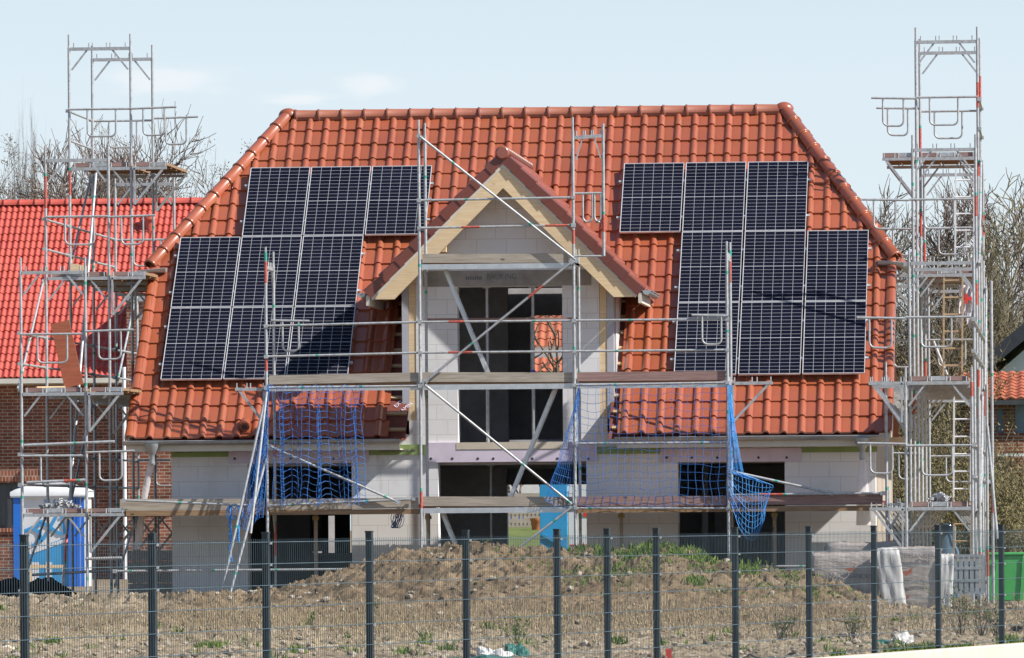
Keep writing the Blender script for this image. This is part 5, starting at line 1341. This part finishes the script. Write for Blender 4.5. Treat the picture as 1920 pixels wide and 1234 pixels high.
# ================================================================== TREES
def tree(px, pyb, pyt, Y, spread, label, mat='bark', seed=0, fast=False, name='bare_tree', n1=11, trunk=.32, twig=.011, group='bare trees behind the houses', leaf=None, dens=1.0):
    r2 = random.Random(seed); base = V3((UX(px, Y, pyt), Y, -.2)); H = UZ(pyt, Y, px) - base.z
    root = thing(name, label, 'tree', base, group)
    tr = MB(); cr = MB(); r0 = .009 * H + .03
    def grow(p, d, L, r, lev, mb):
        n = 4 if lev < 2 else 3; pts = [p]; q = p; dd = d.copy()
        for k in range(n):
            dd = (dd + V3((r2.gauss(0, .16), r2.gauss(0, .16), r2.gauss(0, .10) + (.10 if not fast else .22))) * (.6 + .25 * lev)).normalized(); q = q + dd * (L / n); pts.append(q)
        rs = [max(twig * .5, r * (1 - .75 * k / n)) for k in range(n + 1)]
        mb.path(pts, rs, 6 if lev == 0 else (4 if lev == 1 else 3), 0, False)
        return pts, rs, dd
    tp, tw, dd = grow(base, V3((r2.gauss(0, .03), 0, 1)).normalized(), H * trunk * (2.2 if fast else 1), r0, 0, tr)
    def br(p, d, L, r, lev):
        pts, rs, dd = grow(p, d, L, r, lev, cr)
        if lev >= 4: return
        k = int((5, 6, 5, 4, 3)[lev] * dens + .5)
        for j in range(k):
            t = .25 + .75 * (j + r2.random()) / k; i = min(len(pts) - 2, int(t * (len(pts) - 1))); f = t * (len(pts) - 1) - i
            b = pts[i].lerp(pts[i + 1], min(1, f)); ax = (pts[i + 1] - pts[i]).normalized()
            x, y = frame_of(ax); a = r2.uniform(0, 6.28); ang = r2.uniform(.4, .95) if not fast else r2.uniform(.2, .45)
            nd = (ax * math.cos(ang) + (x * math.cos(a) + y * math.sin(a)) * math.sin(ang)).normalized()
            br(b, nd, L * r2.uniform(.42, .64), max(twig, rs[i] * .52), lev + 1)
        if lev == 3 and leaf:
            for q in range(leaf):
                b = pts[-1] + V3((r2.gauss(0, .2), r2.gauss(0, .2), r2.gauss(0, .2))); s = r2.uniform(.02, .05); a = r2.uniform(0, 6.28)
                cr.add([b, b + V3((math.cos(a) * s, math.sin(a) * s, s * r2.uniform(-.5, 1))), b + V3((0, s * .6, s * 1.5))], [(0, 1, 2)], 1)
    for j in range(n1):
        t = (.35 if not fast else .12) + .65 * (j + r2.random()) / n1; i = min(3, int(t * 4)); b = tp[i].lerp(tp[i + 1], t * 4 - i if t * 4 - i < 1 else 1)
        a = j * 2.4 + r2.uniform(-.4, .4); el = r2.uniform(.35, 1.1) if not fast else r2.uniform(1.15, 1.38)
        nd = V3((math.cos(a) * math.cos(el), math.sin(a) * math.cos(el), math.sin(el)))
        top = H * (1 - trunk * t) if not fast else H * (.98 - .8 * t)
        br(b, nd, (spread * (1.05 - .4 * t) if not fast else min(top, H * .55)) * r2.uniform(.75, 1.05), r0 * .2, 1)
    # leader
    br(tp[-1], dd, H * (1 - trunk) * (.38 if not fast else .25), r0 * .3, 1)
    zm = sorted(p[2] for p in cr.v)[int(len(cr.v) * .9996)] - base.z; xm = sorted(abs(p[0] - base.x) for p in cr.v)[int(len(cr.v) * .985)]
    kz, kx = H / zm, min(1.6, spread / xm)
    for b_ in (tr, cr): b_.v = [(base.x + (p[0] - base.x) * kx, base.y + (p[1] - base.y) * kx, base.z + (p[2] - base.z) * kz) for p in b_.v]
    tr.build('trunk', mat, root); cr.build('crown', [mat, 'olive_leaf'] if leaf else mat, root)
    return root
tree(48, 700, 188, 88, .68, 'tall narrow bare tree rising above the red roof at the left edge', 'bark', 1, fast=True, n1=15, twig=.0125, dens=1.3)
tree(150, 700, 250, 86, 2.0, 'rounded bare tree above the red roof behind the left scaffold top', 'bark_reddish', 2, twig=.0145, n1=16, dens=1.8)
tree(265, 700, 240, 92, 2.2, 'wide bare tree behind the raised deck of the left scaffold', 'bark_reddish', 3, twig=.0145, n1=16, dens=1.8)
tree(345, 700, 322, 82, 1.2, 'small bare tree peeping over the red ridge beside the clay roof', 'bark_reddish', 4, twig=.0145, n1=14, dens=1.8)
for k, (px, pt) in enumerate(((8, 318), (85, 330), (125, 318))):
    tree(px, 700, pt, 80 + k, 1.5, ['dense olive brown bush above the red ridge at the left edge', 'dense olive brown bush right of the tall narrow tree', 'dense olive brown bush behind the left scaffold posts'][k], 'bark_pale', 20 + k, twig=.016, n1=16, trunk=.2, dens=1.4, leaf=3, name='bare_bush', group='dense bushes above the red ridge')
tree(112, 700, 290, 84, 1.7, 'rounded bare tree behind the outermost posts of the left scaffold', 'bark_reddish', 31, twig=.0145, n1=13, dens=1.75)
tree(205, 700, 268, 95, 1.9, 'bare tree between the two taller ones behind the left scaffold deck', 'bark_reddish', 32, twig=.0145, n1=13, dens=1.75)
tree(318, 700, 300, 90, 1.6, 'bare tree under the inner end of the raised left deck', 'bark_reddish', 33, twig=.0145, n1=13, dens=1.75)
tree(1910, 1000, 345, 70, 2.0, 'broad bare tree cut off by the right edge above the dark gable', 'bark_reddish', 34, twig=.0125, n1=14, dens=1.75)
tree(1700, 1000, 395, 70, 1.5, 'bare tree behind the inner posts of the right scaffold', 'bark_reddish', 35, twig=.0125, n1=13, dens=1.4)
tree(1665, 900, 345, 62, 1.2, 'bare tree just right of the hip of the clay roof', 'bark', 5, twig=.015, n1=10, dens=1.2)
tree(1765, 900, 335, 66, 1.7, 'bare tree seen between the posts of the right scaffold', 'bark_reddish', 6, twig=.0125, n1=14, dens=1.75)
tree(1880, 1000, 318, 62, 1.7, 'big pale barked tree at the right edge behind the dark gable', 'bark_pale', 7, twig=.015, n1=12, trunk=.42)
tree(1836, 1000, 410, 60, 1.3, 'pale bare tree beside the upright scaffold tubes', 'bark_pale', 8, twig=.0125, n1=14, dens=1.75)
tree(1720, 1000, 430, 48, 1.3, 'bare tree low behind the right scaffold decks', 'bark', 9, twig=.015, n1=10, trunk=.2)
tree(1800, 1000, 470, 44, 1.3, 'bare tree low behind the scaffold ladders', 'bark', 10, twig=.015, n1=10, trunk=.2)
tree(1022, 1000, 560, 45, 2.6, 'crooked bare tree seen through the upper rear window', 'bark', 13, twig=.03, n1=9, trunk=.3, dens=.6)
def bush(px, pyt, Y, sx, label, seed, mats=('bark_pale', 'olive_leaf'), grp='olive bushes behind the right scaffold', n=60):
    r2 = random.Random(seed); base = V3((UX(px, Y, 900), Y, -.2)); H = UZ(pyt, Y, px) + .2; root = thing('bush', label, 'bush', base, grp)
    tw = MB(); lf = MB()
    for k in range(n):
        a = r2.uniform(0, 6.28); d = V3((math.cos(a) * r2.uniform(.05, .5) * sx / H * 1.6, math.sin(a) * .3, 1)).normalized(); L = H * r2.uniform(.65, 1.12); p = base + V3((r2.gauss(0, sx * .35), r2.gauss(0, .4), 0)); pts = [p]
        for q in range(5): d = (d + V3((r2.gauss(0, .16), r2.gauss(0, .16), .02))).normalized(); pts.append(pts[-1] + d * (L / 5))
        tw.path(pts, [.018, .015, .012, .010, .008, .005], 3, 0, False)
        for q in range(20):
            i = r2.randint(0, 4); b = pts[i].lerp(pts[i + 1], r2.random()); e = b + V3((r2.gauss(0, .22), r2.gauss(0, .22), r2.uniform(0, .4))); tw.path([b, e], [.008, .004], 3, 0, False)
            for z in range(9):
                c = b.lerp(e, r2.random()) + V3((r2.gauss(0, .10), r2.gauss(0, .10), r2.gauss(0, .10))); s = r2.uniform(.025, .055); a2 = r2.uniform(0, 6.28)
                lf.add([c, c + V3((math.cos(a2) * s, math.sin(a2) * s, r2.gauss(0, .4) * s)), c + V3((-math.sin(a2) * s * .5, math.cos(a2) * s * .5, s * 1.2))], [(0, 1, 2)])
    tw.build('stems', mats[0], root); lf.build('foliage', mats[1], root)
for k, (px, pt, Y, sx, lab) in enumerate(((1640, 860, 30, 1.2, 'olive bush at the right corner of the block house'), (1690, 740, 33, 1.3, 'olive bush behind the inner posts of the right scaffold'), (1745, 760, 31, 1.3, 'olive bush behind the lower ladder of the right scaffold'), (1800, 850, 28, 1.2, 'low olive bush behind the blue barrel'), (1860, 868, 30, 1.2, 'olive bush below the brick annexe windows'), (1912, 872, 32, 1.2, 'olive bush at the right edge above the green bin'), (1760, 600, 46, 1.5, 'tall olive bush beneath the middle deck of the right scaffold'), (1835, 905, 22, 1.0, 'lowest olive bush right of the upright tubes'))):
    bush(px, pt, Y, sx, lab, 40 + k)

for k, (px, pt, lab) in enumerate(((2, 305, 'leftmost brown thicket above the red ridge'), (62, 322, 'brown thicket behind the stem of the narrow tree'), (120, 300, 'brown thicket between the outer posts of the left scaffold'), (185, 318, 'brown thicket below the raised deck of the left scaffold'), (250, 312, 'brown thicket right of the tall inner posts of the left scaffold'), (315, 325, 'brown thicket behind the vent pipe of the red roof'), (365, 352, 'last brown thicket before the clay roof hip'))):
    bush(px, pt, 89 + k % 3, 1.1, lab, 60 + k, ('bark_reddish', 'twig_brown'), 'brown thickets above the red ridge', 110)
for k, (px, pt, lab) in enumerate(((1655, 455, 'brown thicket beside the right verge of the clay roof'), (1715, 430, 'brown thicket behind the inner posts of the right scaffold'), (1775, 440, 'brown thicket behind the hanging bag'), (1840, 470, 'brown thicket behind the upright scaffold tubes'), (1895, 500, 'brown thicket above the dark gable at the right edge'))):
    bush(px, pt, 66 + k % 3, 1.2, lab, 80 + k, ('bark_reddish', 'twig_brown'), 'brown thickets behind the right scaffold', 110)
# ================================================================== LIGHT AND SKY
SUN = V3((1.0, -.32, .93)).normalized()
sd = bpy.data.lights.new('sun', 'SUN'); sd.energy = 5.0; sd.angle = R(.53); sd.color = (1, .95, .87)
so = bpy.data.objects.new('sun', sd); COL.objects.link(so); so.rotation_euler = (-SUN).to_track_quat('-Z', 'Y').to_euler(); so.location = SUN * 200
w = bpy.data.worlds.new('World'); scene.world = w; w.use_nodes = True
nt = w.node_tree; bg = nt.nodes['Background']; sky = nt.nodes.new('ShaderNodeTexSky'); sky.sky_type = 'NISHITA'; sky.sun_disc = False
sky.sun_elevation = math.asin(SUN.z); sky.sun_rotation = math.atan2(SUN.x, SUN.y); sky.air_density = 1.0; sky.dust_density = .3; sky.ozone_density = 2.5; sky.altitude = 50
tc = nt.nodes.new('ShaderNodeTexCoord')
def cloud(dx, dz, sx, sz, seed):
    """soft cloud bank around one direction of the sky"""
    mp = nt.nodes.new('ShaderNodeMapping'); mp.vector_type = 'POINT'
    mp.inputs['Scale'].default_value = (1 / sx, 0, 1 / sz); mp.inputs['Location'].default_value = (-dx / sx, 0, -dz / sz)
    nt.links.new(tc.outputs['Generated'], mp.inputs[0])
    ln = nt.nodes.new('ShaderNodeVectorMath'); ln.operation = 'LENGTH'; nt.links.new(mp.outputs[0], ln.inputs[0])
    nz_ = nt.nodes.new('ShaderNodeTexNoise'); nz_.inputs['Scale'].default_value = 1.6; nz_.inputs['Detail'].default_value = 6; nz_.noise_dimensions = '4D'; nz_.inputs['W'].default_value = seed; nt.links.new(mp.outputs[0], nz_.inputs['Vector'])
    ad = nt.nodes.new('ShaderNodeMath'); ad.operation = 'MULTIPLY_ADD'; ad.inputs[1].default_value = 1.3; nt.links.new(nz_.outputs['Fac'], ad.inputs[0]); nt.links.new(ln.outputs['Value'], ad.inputs[2])
    mr = nt.nodes.new('ShaderNodeMapRange'); mr.interpolation_type = 'SMOOTHSTEP'; mr.inputs['From Min'].default_value = 1.55; mr.inputs['From Max'].default_value = .75; mr.inputs['To Min'].default_value = 0; mr.inputs['To Max'].default_value = .40
    nt.links.new(ad.outputs[0], mr.inputs['Value']); return mr.outputs[0]
def dirp(px, py):
    d = (U(px, py, 0) - CAM).normalized(); return d
veil = nt.nodes.new('ShaderNodeMix'); veil.data_type = 'RGBA'; sxyz = nt.nodes.new('ShaderNodeSeparateXYZ'); nt.links.new(tc.outputs['Generated'], sxyz.inputs[0])
vr = nt.nodes.new('ShaderNodeMapRange'); vr.inputs['From Min'].default_value = .07; vr.inputs['From Max'].default_value = .16; vr.inputs['To Min'].default_value = .75; vr.inputs['To Max'].default_value = .05
nt.links.new(sxyz.outputs['Z'], vr.inputs['Value']); nt.links.new(vr.outputs[0], veil.inputs['Factor'])
for i in veil.inputs:
    if i.type == 'RGBA' and i.name == 'A': nt.links.new(sky.outputs['Color'], i)
    if i.type == 'RGBA' and i.name == 'B': i.default_value = (6.6, 7.45, 8.25, 1)
prev = [o for o in veil.outputs if o.type == 'RGBA'][0]
for px, py, wpx, hpx, sd_ in ((300, 150, 190, 44, 1.0), (690, 160, 85, 32, 4.0), (560, 185, 110, 20, 8.0)):
    d = dirp(px, py); f = cloud(d.x, d.z, wpx / F_PX, hpx / F_PX, sd_)
    mx = nt.nodes.new('ShaderNodeMix'); mx.data_type = 'RGBA'; mx.inputs['B'].default_value = (CLOUD := (8.6, 8.45, 8.45, 1))
    nt.links.new(f, mx.inputs['Factor'])
    for i in mx.inputs:
        if i.type == 'RGBA' and i.name == 'A': nt.links.new(prev, i)
        if i.type == 'RGBA' and i.name == 'B': i.default_value = CLOUD
    prev = [o for o in mx.outputs if o.type == 'RGBA'][0]
nt.links.new(prev, bg.inputs['Color']); bg.inputs['Strength'].default_value = .085
scene.view_settings.view_transform = 'Standard'; scene.view_settings.look = 'None'; scene.view_settings.exposure = 0.5; scene.view_settings.gamma = 1
scene.cycles.max_bounces = 6; scene.cycles.transparent_max_bounces = 12
